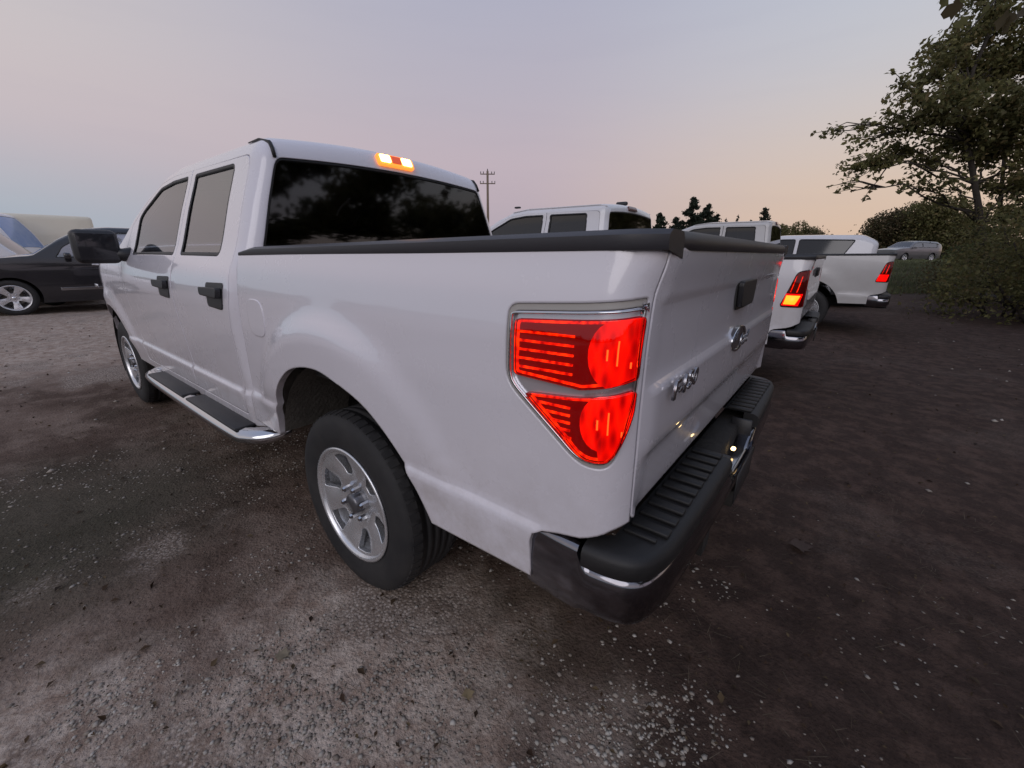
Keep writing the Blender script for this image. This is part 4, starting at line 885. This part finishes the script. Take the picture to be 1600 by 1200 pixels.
def mat_island(name, cols, rough=.85, transl=False):
    m = bpy.data.materials.new(name); m.use_nodes = True; n = m.node_tree; b = n.nodes['Principled BSDF']; b.inputs['Roughness'].default_value = rough; b.inputs['Specular IOR Level'].default_value = .3
    g = n.nodes.new('ShaderNodeNewGeometry'); r = ramp(n.nodes, [(k/(len(cols)-1), c) for k, c in enumerate(cols)], 'LINEAR'); n.links.new(g.outputs['Random Per Island'], r.inputs[0])
    t = n.nodes.new('ShaderNodeTexCoord'); z = n.nodes.new('ShaderNodeTexNoise'); z.inputs['Scale'].default_value = .9; z.inputs['Detail'].default_value = 3; n.links.new(t.outputs['Object'], z.inputs[0])
    x = n.nodes.new('ShaderNodeMix'); x.data_type = 'RGBA'; x.blend_type = 'MULTIPLY'; x.inputs[0].default_value = .8; n.links.new(r.outputs[0], x.inputs[6])
    rr = ramp(n.nodes, [(.35, (.45, .45, .45)), (.65, (1, 1, 1))], 'LINEAR'); n.links.new(z.outputs[0], rr.inputs[0]); n.links.new(rr.outputs[0], x.inputs[7]); n.links.new(x.outputs[2], b.inputs['Base Color'])
    if transl:
        tl = n.nodes.new('ShaderNodeBsdfTranslucent'); n.links.new(x.outputs[2], tl.inputs[0]); ms = n.nodes.new('ShaderNodeMixShader'); ms.inputs[0].default_value = .45; o = n.nodes['Material Output']
        n.links.new(b.outputs[0], ms.inputs[1]); n.links.new(tl.outputs[0], ms.inputs[2]); n.links.new(ms.outputs[0], o.inputs['Surface'])
    return m
def patch_w(x, y):   # where the pale stones gather
    c = [(-.30, 1.28, .34, .9), (-.62, 1.12, .20, .7), (-1.04, .84, .13, 1.0), (-1.18, .70, .13, 1.0), (-.98, 1.0, .12, .9), (-1.28, .58, .10, .6), (.18, 1.95, .35, .7), (.9, 2.2, .4, .3), (6, 3, 2.5, .25)]
    w = .10-.075*smooth01(-x, .9, 1.4)
    for cx, cy, r, k in c: w = np.maximum(w, k*np.exp(-((x-cx)**2+(y-cy)**2)/(r*r)))
    return w*np.clip(.55+2.2*vnoise(x, y, .25, 9)+1.2*vnoise(x, y, .08, 12), 0, 1.4)
def sample(n, lo, hi, wf):
    P = RNG.uniform(lo, hi, (n, 2)); w = wf(P[:, 0], P[:, 1]); P = P[RNG.uniform(0, 1, n) < w]; return np.column_stack([P, ground_z(P[:, 0], P[:, 1])])
STONE = mat_island('stone', [(.24, .20, .17), (.36, .32, .28), (.46, .43, .39), (.28, .24, .20), (.55, .52, .48)])
P = sample(190000, (-3.2, -.9), (2.6, 3.4), patch_w); scatter_rocks('gravel', P, np.minimum(RNG.gamma(2.2, .0017, len(P))+.0022, .012), STONE)
P = sample(9000, (-7, -9), (11, 6), lambda x, y: (.25+.5*patch_w(x, y))*smooth01(np.hypot(x+.8, y-1.2), 2.2, 3.4)*(.15+.85*smooth01(x+.5*y, -.8, .8))); scatter_rocks('gravel', P, RNG.gamma(2, .005, len(P))+.004, STONE)
# dead leaves, straw and twigs
def leaf_mesh(P, size, up=.75, aspect=.55, curl=.18):
    """pointed leaves (4 triangles each) at points P"""
    n = len(P); N = RNG.normal(0, 1, (n, 3)); N[:, 2] = np.abs(N[:, 2])*(1+4*up); N /= np.linalg.norm(N, axis=1, keepdims=True)
    A = np.cross(N, RNG.normal(0, 1, (n, 3))); A /= np.linalg.norm(A, axis=1, keepdims=True); Bv = np.cross(N, A); s = (size*RNG.uniform(.55, 1.3, n))[:, None]
    pts = np.stack([P-A*s*.5, P+Bv*s*aspect*.5+N*s*curl, P+A*s*.5, P-Bv*s*aspect*.5+N*s*curl, P+A*s*.08], 1)
    tri = np.array([(0, 4, 1), (1, 4, 2), (0, 3, 4), (3, 2, 4)]); return pts.reshape(-1, 3), (tri[None]+(np.arange(n)*5)[:, None, None]).reshape(-1, 3)
LITTER = mat_island('dead_leaf', [(.055, .030, .018), (.09, .055, .03), (.035, .02, .014), (.14, .10, .055), (.06, .035, .02)])
P = sample(11000, (-3.4, -2.5), (3.5, 3.6), lambda x, y: .28+.5*np.clip(vnoise(x, y, .6, 21)*3, 0, 1)); P[:, 2] += .006; Vv, Ff = leaf_mesh(P, .016, 1.4); tag(np_obj('leaf_litter', Vv, Ff, LITTER), kind='stuff')
P = sample(16000, (-9, -14), (10, 6), lambda x, y: .3+0*x); P[:, 2] += .006; Vv, Ff = leaf_mesh(P, .032, 1.4); tag(np_obj('leaf_litter', Vv, Ff, LITTER), kind='stuff')
def straw(n, lo, hi, ln, wd, m, name):
    P = RNG.uniform(lo, hi, (n, 2)); P = P[RNG.uniform(0, 1, n) < .35+.9*np.clip(vnoise(P[:, 0], P[:, 1], .5, 31)*2, 0, 1)]; n = len(P); a = RNG.uniform(0, 6.283, n); L = ln*RNG.uniform(.4, 1.6, n); d = np.stack([np.cos(a), np.sin(a)], 1); q = np.stack([-d[:, 1], d[:, 0]], 1)*wd
    E0 = P-d*L[:, None]/2; E1 = P+d*L[:, None]/2; z0 = ground_z(*E0.T)+.004; z1 = ground_z(*E1.T)+.004+RNG.uniform(0, .02, n)
    Vv = np.stack([np.column_stack([E0-q, z0]), np.column_stack([E0+q, z0]), np.column_stack([E1+q*.3, z1]), np.column_stack([E1-q*.3, z1])], 1).reshape(-1, 3); return tag(np_obj(name, Vv, np.arange(4*n).reshape(n, 4), m), kind='stuff')
straw(9000, (-3.2, -1.5), (3.2, 3.5), .05, .0009, mat_island('straw', [(.12, .095, .065), (.20, .165, .12), (.07, .05, .035)]), 'dry_grass')
# a few single things one could pick up
def big_leaf(px, py, size, col, label, rz):
    p = pixg(px, py); o = [(0, 0), (.35, .28), (.2, .42), (.55, .40), (.62, .62), (.8, .35), (1, .1), (1.15, .0), (1, -.1), (.8, -.35), (.6, -.55), (.5, -.35), (.2, -.4), (.35, -.25)]
    P_, T_ = tri2d([(a*size, b*size) for a, b in o], [], size*.2); zz = .010+.25*np.hypot(P_[:, 0]-size*.5, P_[:, 1])*.5*(1+.4*np.sin(P_[:, 0]/size*9))
    ob = np_obj('fallen_leaf', np.column_stack([P_, zz]), T_, mat('fallen_leaf_'+str(px), col, .7, var=(60, .6, tuple(v*.5 for v in col))), smooth=True); ob.location = (p[0], p[1], float(ground_z(p[0], p[1]))); ob.rotation_euler = (0, 0, rz)
    return tag(ob, label, 'leaf')
big_leaf(742, 1078, .040, (.30, .23, .13), 'tan curled leaf on the dirt below the bumper corner', 1.0)
big_leaf(448, 1012, .05, (.24, .20, .14), 'pale thin leaf on the ground left of the gravel patch', 2.2)
big_leaf(1272, 852, .10, (.055, .030, .020), 'dark brown curled leaf lying alone on the ground behind the tailgate', .4)
pg = pixg(1275, 856)

# ================================================================ plants
LEAF_D = mat_island('leaf_dark_olive', [(.19, .19, .075), (.27, .25, .10), (.12, .13, .055), (.29, .22, .10)], .6, True)
LEAF_B = mat_island('leaf_brownish', [(.12, .09, .05), (.18, .13, .07), (.08, .075, .04), (.13, .13, .06)], .6, True)
LEAF_G = mat_island('leaf_green', [(.11, .15, .06), (.15, .19, .07), (.08, .11, .045), (.18, .18, .08)], .6, True)
NEEDLE = mat_island('conifer_green', [(.022, .034, .022), (.034, .046, .028), (.015, .022, .015)])
BARK = mat('bark', (.045, .036, .028), .9, bump=(20, .6, .03), var=(8, .7, (.02, .016, .013)))
def branchy(a, b, r0, r1, wob=.06, n=7):
    a, b = np.array(a, float), np.array(b, float); L = np.linalg.norm(b-a); pts = []
    for k in range(n+1):
        t = k/n; p = a*(1-t)+b*t+RNG.normal(0, 1, 3)*L*wob*math.sin(math.pi*t)*.5; p[2] += L*.06*math.sin(math.pi*t); pts.append(p)
    return tube(pts, list(np.linspace(r0, r1, n+1)), 6), pts
def broad_tree(name, label, base, clumps, trunk_top, r0, leafm, leaf=.10, density=900, group=None, trunk_pts=None, cat='tree'):
    """clumps: (centre, radius, weight); limbs run from the trunk to every clump"""
    base = np.array(base, float); root = thing(name, label, cat, tuple(base), 0, group); tp = [np.array(p, float) for p in (trunk_pts or [base, base*.5+np.array(trunk_top)*.5+RNG.normal(0, .15, 3), trunk_top])]
    tubes = [tube([p-base for p in tp], list(np.linspace(r0, r0*.45, len(tp))), 9)]; LP = []
    for (c_, r_, w_) in clumps:
        c_ = np.array(c_, float); k = int(np.argmin([np.linalg.norm(c_-p)+1.2*max(0, p[2]-c_[2]) for p in tp])); k = min(k, len(tp)-1); st_ = tp[k] if k == 0 else tp[k]*(.7)+tp[k-1]*.3
        (tv, tf), pts = branchy(st_, c_, r0*.32, .012); tubes.append(([v-base for v in tv], tf))
        for q in range(max(3, int(5*w_))):
            e = c_+RNG.normal(0, .55, 3)*r_; (tv, tf), _ = branchy(pts[-3], e, .02, .006, .08, 4); tubes.append(([v-base for v in tv], tf))
            for s_ in np.linspace(.35, 1, 3): LP.append((np.array(pts[-3])*(1-s_)+e*s_, r_*.30, w_*.5))
        LP.append((c_, r_, w_))
    V_, F_ = merge(tubes); mesh_obj('trunk', V_, F_, BARK, root)
    pts = []
    for c_, r_, w_ in LP:
        n = int(density*w_*r_**2*1.4)+6; d = RNG.normal(0, 1, (n, 3)); d /= np.linalg.norm(d, axis=1, keepdims=True); rr_ = r_*RNG.uniform(0, 1, (n, 1))**.55; p = c_+d*rr_*np.array([1, 1, .62])
        keep = vnoise(p[:, 0]+p[:, 2]*.7, p[:, 1]-p[:, 2]*.9, max(r_*.35, .18), 41) > -.18
        pts.append(p[keep])
    P_ = np.concatenate(pts)-base; Vv, Ff = leaf_mesh(P_, leaf, .1, .6, .15); np_obj('crown', Vv, Ff, leafm, root); return root
def g0(x, y): return (x, y, float(ground_z(x, y)))
# large tree at the right: clumps follow the crown seen in the photo, spread in depth
D = 12.5
tb = pixg(1548, 462); tbase = g0(*pix(1548, 440, D)[:2]); 
def C(px, py, r, w=1., dd=0): return (pix(px, py, D+dd), r, w)
big = [C(1300, 205, .40, 0.53), C(1340, 215, .45, 0.73), C(1330, 262, .5, 0.95, .4), C(1368, 250, .55, 1.05), C(1320, 290, .35, 0.42), C(1400, 230, .7, 1.16, .5), C(1430, 190, .8, 1.26, -.6), C(1420, 150, .65, 0.84), C(1405, 130, .4, 0.42), C(1450, 120, .7, 1.05, .8), C(1470, 90, .7, 0.95, -.4), C(1480, 160, .9, 1.26, -1),
       C(1500, 60, .8, 1.44), C(1520, 110, 1.0, 1.92, .5), C(1540, 170, 1.0, 1.92, -.5), C(1500, 220, .9, 1.76, .9), C(1450, 255, .7, 0.95, .2), C(1420, 290, .45, 0.63), C(1480, 285, .6, 0.63, -.5), C(1560, 30, 1.0, 1.76), C(1590, 100, 1.2, 1.92, .3), C(1600, 190, 1.2, 1.92, -.6), C(1640, 60, 1.3, 1.92), C(1660, 160, 1.3, 1.76, .6),
       C(1560, 240, .8, 1.28, .4), C(1590, 280, .8, 1.12, -.3), C(1640, 260, 1.0, 1.44), C(1500, 320, .45, 0.56, .2), C(1570, 330, .6, 0.80), C(1610, 340, .8, 1.28), C(1460, 310, .35, 0.32), C(1385, 200, .5, 0.73), C(1620, -40, 1.3, 1.60), C(1700, -60, 1.6, 1.60), C(1700, 240, 1.5, 1.60)]
tpts = [tbase]+[tuple(pix(x, y, D)) for x, y in ((1540, 400), (1530, 330), (1520, 270), (1508, 200), (1520, 110), (1560, 20))]
broad_tree('tree', 'large leafy tree with slim dark trunk on the right, its branches reaching left', tbase, big, None, .10, LEAF_D, .15, 400, trunk_pts=tpts)
D = 14.0
tbase2 = g0(*pix(1566, 440, D)[:2]); tpts = [tbase2]+[tuple(pix(x, y, D)) for x, y in ((1572, 380), (1562, 330), (1568, 260), (1575, 180))]
broad_tree('tree', 'thin second trunk with sparse olive leaves just right of the large tree', tbase2, [C(1550, 290, .5, .4), C(1600, 300, .8, .7), C(1585, 370, .7, .7), C(1620, 390, .9, 1), C(1640, 330, 1, 1), C(1575, 220, .7, .5), C(1520, 360, .4, .3)], None, .09, LEAF_G, .10, 520, trunk_pts=tpts)
# leaves hanging in close at the top right corner
bp0 = pix(1640, -40, 3.1); root = thing('tree_branch', 'near overhanging twig with large leaves in the top right corner', 'branch', tuple(bp0))
tw = [pix(1640, -40, 3.1), pix(1560, -5, 3.0), pix(1530, 30, 2.95), pix(1510, 52, 2.95)]; tw2 = [pix(1600, -60, 3.0), pix(1530, -20, 2.9), pix(1500, -5, 2.9)]
tw3 = [pix(1660, 10, 3.2), pix(1600, 25, 3.1), pix(1560, 28, 3.1)]
V_, F_ = merge([tube([p-bp0 for p in t_], list(np.linspace(.008, .003, len(t_))), 6) for t_ in (tw, tw2, tw3)]); mesh_obj('twig', V_, F_, BARK, root)
for (px_, py_, sz, rx_, ry_, rz_) in ((1486, 42, .13, 1.2, .2, 2.4), (1482, 8, .12, 1.4, -.3, 2.0), (1508, 8, .14, 1.1, .3, 1.4), (1516, 24, .08, 1.3, .6, .6), (1466, 4, .05, 1.2, 0, 2.6), (1552, 36, .13, 1.5, .2, 3.4), (1548, 10, .11, 1.2, .7, 1.9), (1590, 20, .15, 1.2, .2, 2.9), (1575, 50, .14, 1.3, -.3, 2.2), (1600, 62, .14, 1.2, .4, 3.6), (1560, 8, .06, 1.0, .4, 2.2), (1512, -4, .07, 1.2, 0, .7)):
    o_l = [(0, 0), (.25, .22), (.42, .5), (.55, .28), (.8, .3), (1.05, 0), (.8, -.3), (.55, -.28), (.42, -.5), (.25, -.22)]
    P_, T_ = tri2d([(a*sz, b*sz) for a, b in o_l], [], sz*.25); ob = np_obj('leaf', np.column_stack([P_, .15*np.abs(P_[:, 1])]), T_, LEAF_D if sz < .13 else LEAF_B, root, True)
    ob.location = tuple(pix(px_, py_, 2.95)-bp0); ob.rotation_euler = (rx_, ry_, rz_+rad(YAW))

def bush(name, label, cx, cy, w, h, m, leaf=.10, n=3500, depth=None, group=None, cat='bush', kind=None, lobes=9):
    """mass of leaf clumps over a few stems"""
    base = np.array(g0(cx, cy)); root = thing(name, label, cat, tuple(base), 0, group); dp = depth or w*.6; ang = math.atan2(cy-CAM[1], cx-CAM[0]); rt = np.array([math.sin(ang), -math.cos(ang), 0]); fw = np.array([math.cos(ang), math.sin(ang), 0]); tubes, pts = [], []
    for k in range(lobes):
        u = RNG.uniform(-.5, .5); v = RNG.uniform(-.5, .5); hh = h*RNG.uniform(.45, 1.0)*(1-1.1*u*u)
        if k == 0: u, hh = .0, h
        if k == 1: u, hh = .28, h*.86
        if k == 2: u, hh = -.28, h*.84
        c_ = rt*u*w+fw*v*dp+np.array([0, 0, hh*.72]); r_ = min(w, h)*RNG.uniform(.20, .34)
        (tv, tf), _ = branchy((rt*u*w*.3)+fw*v*dp*.4, c_, .05*max(h/3, .5), .01); tubes.append((tv, tf)); m_ = n//lobes
        d = RNG.normal(0, 1, (m_, 3)); d /= np.linalg.norm(d, axis=1, keepdims=True); p = c_+d*r_*RNG.uniform(.2, 1, (m_, 1))**.5; p[:, 2] = np.abs(p[:, 2]); pts.append(p)
        pts.append(c_*np.array([1, 1, .5])+RNG.normal(0, 1, (m_//3, 3))*np.array([r_*.7, r_*.7, h*.14]))
    V_, F_ = merge(tubes); mesh_obj('stem', V_, F_, BARK, root); P_ = np.concatenate(pts); P_[:, 2] = np.abs(P_[:, 2]); Vv, Ff = leaf_mesh(P_, leaf, .1, .65, .15); np_obj('foliage', Vv, Ff, m, root); return root
def at(px, depth): p = pix(px, 400, depth); return p[0], p[1]
# shrubs of the right-hand edge
for k, (px_, dp_, w_, h_, m_, lab) in enumerate(((1600, 9.5, 3.2, 1.9, LEAF_D, 'dark dense bush at the right edge of the lot'), (1575, 15, 2.6, 1.5, LEAF_G, 'low green bush around the foot of the large tree'), (1690, 8.5, 3.4, 2.8, LEAF_D, 'tall dark thicket partly out of frame at the right'),
        (1548, 20, 2.4, 1.5, LEAF_G, 'light green scrub just left of the large tree trunk'), (1590, 13, 3.2, 2.7, LEAF_B, 'brownish thicket behind the large trunk'), (1640, 11, 3.4, 3.6, LEAF_D, 'high dark shrub mass under the large crown'))):
    x_, y_ = at(px_, dp_); bush('bush', lab, x_, y_, w_, h_, m_, .085, 5200)
# tree group behind the far pickup
def hgt(py, depth): return CAM[2]+(397-py)*depth/FPX
for (px_, dp_, wpx, top_, m_, lab, n_) in ((1452, 48, 78, 316, LEAF_D, 'round dark tree behind the silver vehicle', 9000), (1408, 50, 80, 330, LEAF_B, 'brown leafy tree left of the round dark tree', 9000), (1385, 56, 80, 352, LEAF_G, 'low pale green tree at the left of the group behind the far pickup', 6000), (1492, 54, 70, 350, LEAF_G, 'small bright green tree right of the round dark tree', 6000),
        (1241, 50, 46, 341, LEAF_D, 'dark rounded tree above the white utility vehicle roof', 5200), (1214, 52, 46, 343, LEAF_D, 'low dark tree left of the rounded one on the skyline', 5200), (1272, 48, 44, 352, LEAF_B, 'thin brown shrub on the skyline right of the dark trees', 1200), (1192, 56, 44, 352, LEAF_D, 'dark leafy tree beside the lone conifer on the skyline', 4500)):
    x_, y_ = at(px_, dp_); bush('tree', lab, x_, y_, wpx*dp_/FPX, hgt(top_, dp_)*1.05, m_, .26 if px_ > 1300 else .22, int(n_*1.4), cat='tree', lobes=14)
def conifer(label, px_, depth, h, w, n=4200):
    n = int(n*1.6)
    x_, y_ = at(px_, depth); b_ = g0(x_, y_); root = thing('conifer_tree', label, 'tree', b_, 0, 'conifers on the skyline'); V_, F_ = tube([(0, 0, 0), (0, 0, h*.5), (0, 0, h)], [.16, .09, .02], 7); tubes = [(V_, F_)]; pts = []
    nb = 46
    for k in range(nb):
        t = k/nb; z = h*(.06+.92*t); L = w*.62*(1-t)**.85*RNG.uniform(.7, 1.2)+.10; a = RNG.uniform(0, 6.283); e = np.array([math.cos(a)*L, math.sin(a)*L, z+L*.18]); tubes.append(tube([(0, 0, z), e], [.03, .008], 4)); m_ = int(n/nb*(.5+(1-t)))
        s_ = RNG.uniform(.12, 1.05, (m_, 1)); pts.append(np.array([0, 0, z])*(1-s_)+e*s_+RNG.normal(0, 1, (m_, 3))*np.array([.16, .16, .12])*(.5+.8*(1-t))*w*.35)
    V_, F_ = merge(tubes); mesh_obj('trunk', V_, F_, BARK, root); Vv, Ff = leaf_mesh(np.concatenate(pts), .30, .0, .45, .05); np_obj('crown', Vv, Ff, NEEDLE, root)
for (lab, px_, dp_, top_, w_, n_) in (('spiky conifer with the tallest tip above the white pickup cabs', 1073, 46, 314, 3.9, 5200), ('shorter bushy conifer just right of the spiky one', 1096, 46, 323, 3.4, 5200), ('small conifer left of the spiky one, half behind the truck roof', 1050, 50, 342, 3.0, 3000),
        ('conifer low and wide at the right foot of the bushy one', 1112, 47, 337, 2.8, 3000), ('lone conifer with level branches above the far pickup cab', 1183, 48, 327, 2.9, 1800), ('small dark conifer just behind the second cab rear corner', 1026, 34, 336, 2.0, 3000),
        ('tiny conifer tip nearest the bushy conifer on the skyline', 1126, 60, 343, 1.3, 500), ('tiny pointed conifer tip midway along the skyline gap', 1144, 60, 338, 1.2, 500), ('tiny conifer tip next to the lone conifer', 1163, 60, 345, 1.4, 500)):
    conifer(lab, px_, dp_, hgt(top_, dp_), w_, n_)
# distant low tree line all round
def treeline():
    pts = []
    for a in np.linspace(-math.pi, math.pi, 900):
        d = 210+60*math.sin(a*3.1)+20*math.sin(a*11); x_, y_ = CAM[0]+d*math.cos(a), CAM[1]+d*math.sin(a); h_ = 3.0+1.6*vnoise(np.array([a*30.]), np.array([1.]), 1, 5)[0]*2+1.0*RNG.uniform(-1, 1); n_ = 80
        pts.append(np.column_stack([x_+RNG.normal(0, 1.6, n_), y_+RNG.normal(0, 1.6, n_), max(h_, 1)*RNG.uniform(0, 1, n_)**1.4]))
    Vv, Ff = leaf_mesh(np.concatenate(pts), 1.3, 0, .8, .1); tag(np_obj('distant_woods', Vv, Ff, LEAF_D), kind='stuff')
treeline()
# trees behind the camera (mirrored in the rear window, they shade the right side)
def grove(px, py, h, w, lab):
    b_ = g0(px, py); cl = []
    for q in range(11): a = RNG.uniform(0, 6.283); r_ = w*.42*RNG.uniform(.1, 1); z_ = h*RNG.uniform(.42, .95); cl.append(((px+math.cos(a)*r_, py+math.sin(a)*r_, z_), w*RNG.uniform(.15, .24), 1.0))
    broad_tree('tree', lab, b_, cl, (px+.3, py, h*.6), .16, LEAF_D, .24, 330, 'trees behind the photographer')
for (x_, y_, h_, w_, lab) in ((-7.5, -1.2, 6.5, 5, 'leafy tree straight behind the truck bed'), (-8.5, -6.5, 7.5, 5.5, 'leafy tree behind the gap between the first two trucks'), (-11, 2.2, 8, 6, 'tall leafy tree behind the open side of the lot'), (-10.5, -11.5, 7, 5.5, 'leafy tree behind the farthest pickup'),
        (-13, -4, 9, 6.5, 'tallest leafy tree of the grove behind the trucks'), (-6.8, -10.2, 5.5, 4.0, 'smallest leafy tree of the grove behind the trucks')): grove(x_, y_, h_, w_, lab)

# grass on the bank
def grass(n, fn, size, m, name='grass'):
    P_ = fn(n); n = len(P_); a = RNG.uniform(0, 6.283, n); h_ = size*RNG.uniform(.5, 1.4, n); q = np.stack([np.cos(a), np.sin(a)], 1)*size*.10; lean_ = RNG.normal(0, .35, (n, 2))*h_[:, None]; z = ground_z(P_[:, 0], P_[:, 1])-.01
    Vv = np.stack([np.column_stack([P_-q, z]), np.column_stack([P_+q, z]), np.column_stack([P_+lean_, z+h_])], 1).reshape(-1, 3); tag(np_obj(name, Vv, np.arange(3*n).reshape(n, 3), m), kind='stuff')
def bankpts(n):
    px_ = RNG.uniform(1385, 1640, n); dp_ = RNG.uniform(15, 46, n)**1.0; P_ = np.array([pix(a, 400, b)[:2] for a, b in zip(px_, dp_)]); return P_
GRASSM = mat_island('grass_blade', [(.13, .16, .08), (.18, .20, .10), (.10, .12, .065), (.20, .19, .12)])
grass(60000, bankpts, .16, GRASSM)
def tufts(n):
    cs = [(6.0, 3.2), (7.4, 4.1), (8.8, 2.2), (5.0, 4.3), (3.9, 3.3), (9.5, 3.4), (11.0, 2.0), (10.8, 3.4)]; P_ = []
    for cx, cy in cs: P_.append(RNG.normal(0, 1, (n//8, 2))*[.25, .18]+[cx, cy])
    return np.concatenate(P_)
grass(1600, tufts, .05, GRASSM)

# low timber barrier along the grass
fence = thing('timber_barrier', 'low dark timber rail on short posts along the edge of the grass', 'barrier', g0(*pixg(1440, 438)[:2]))
fb = np.array(fence.location); r0_, r1_ = pixg(1396, 432), pixg(1600, 505); n_ = 5
for k in range(n_):
    t0, t1 = k/n_, (k+1)/n_-.01; a_, b_ = r0_*(1-t0)+r1_*t0, r0_*(1-t1)+r1_*t1; a_[2] = b_[2] = .34; V_, F_ = tube([a_-fb, b_-fb], .085, 8); mesh_obj('rail', V_, F_, BARK, fence)
    V_, F_ = tube([np.array([a_[0], a_[1], -.1])-fb, np.array([a_[0], a_[1], .42])-fb], .09, 8); mesh_obj('post', V_, F_, BARK, fence)
# silver vehicle up on the bank
p_ = pix(1504, 400, 34.5); q_ = pix(1398, 400, 33); hd = (q_-p_)[:2]; hd /= np.linalg.norm(hd); o_, a_ = heading(q_[0], q_[1], hd[0], hd[1], 4.9, .9)
o_ = (o_[0], o_[1], .93); place_car('estate_car', 'silver grey car parked up on the grass beside the trees', 'car', sedan, o_, a_, paint=SILVER, H=1.62, belt=1.05, h=((0, .55), (.5, .92), (1.6, 1), (2.5, 1), (2.9, .88), (3.55, .07), (4.8, .03)),
    wins=[[(.6, 1.45), (.7, 1.12), (2.10, 1.10), (2.10, 1.48)], [(2.18, 1.48), (2.18, 1.10), (3.30, 1.11), (3.1, 1.40), (2.75, 1.48)]], rg=None)
# second pale roof left of the second truck's cab
# ---------------------------------------------------------------- utility pole
pb = pix(763, 400, 46); pole = thing('utility_pole', 'wooden utility pole with two crossarms beyond the truck roof', 'pole', g0(pb[0], pb[1])); PW = mat('pole_wood', (.24, .18, .13), .85, var=(12, .5, (.07, .055, .04)))
V_, F_ = tube([(0, 0, 0), (0, 0, 9.55)], [.15, .11], 10); mesh_obj('pole_shaft', V_, F_, PW, pole); rt = np.array([math.sin(rad(YAW)), -math.cos(rad(YAW)), 0])
def arm(z, w, ext): 
    a_, b_ = -rt*w/2+np.array([0, 0, z]), rt*w/2+np.array([0, 0, z]); V_, F_ = tube([a_, b_], .055, 6); c_ = mesh_obj('crossarm', V_, F_, PW, pole)
    for s_ in (-.5, -.3, .3, .5): p = rt*w*s_*.95; V_, F_ = tube([p+[0, 0, z+.04], p+[0, 0, z+.24]], [.03, .045], 6); mesh_obj('insulator', V_, F_, SEALM, c_)
top = float(CAM[2]+(CU*1)[2]*0)
arm(9.25, 1.5, 0); arm(8.35, 1.6, 0)
V_, F_ = tube([(0, 0, 9.5), (0, 0, 9.75)], [.05, .04], 6); mesh_obj('pole_top_pin', V_, F_, SEALM, pole)
print('objects', len(bpy.data.objects), 'tris', sum(len(o.data.polygons) for o in bpy.data.objects if o.type == 'MESH'))
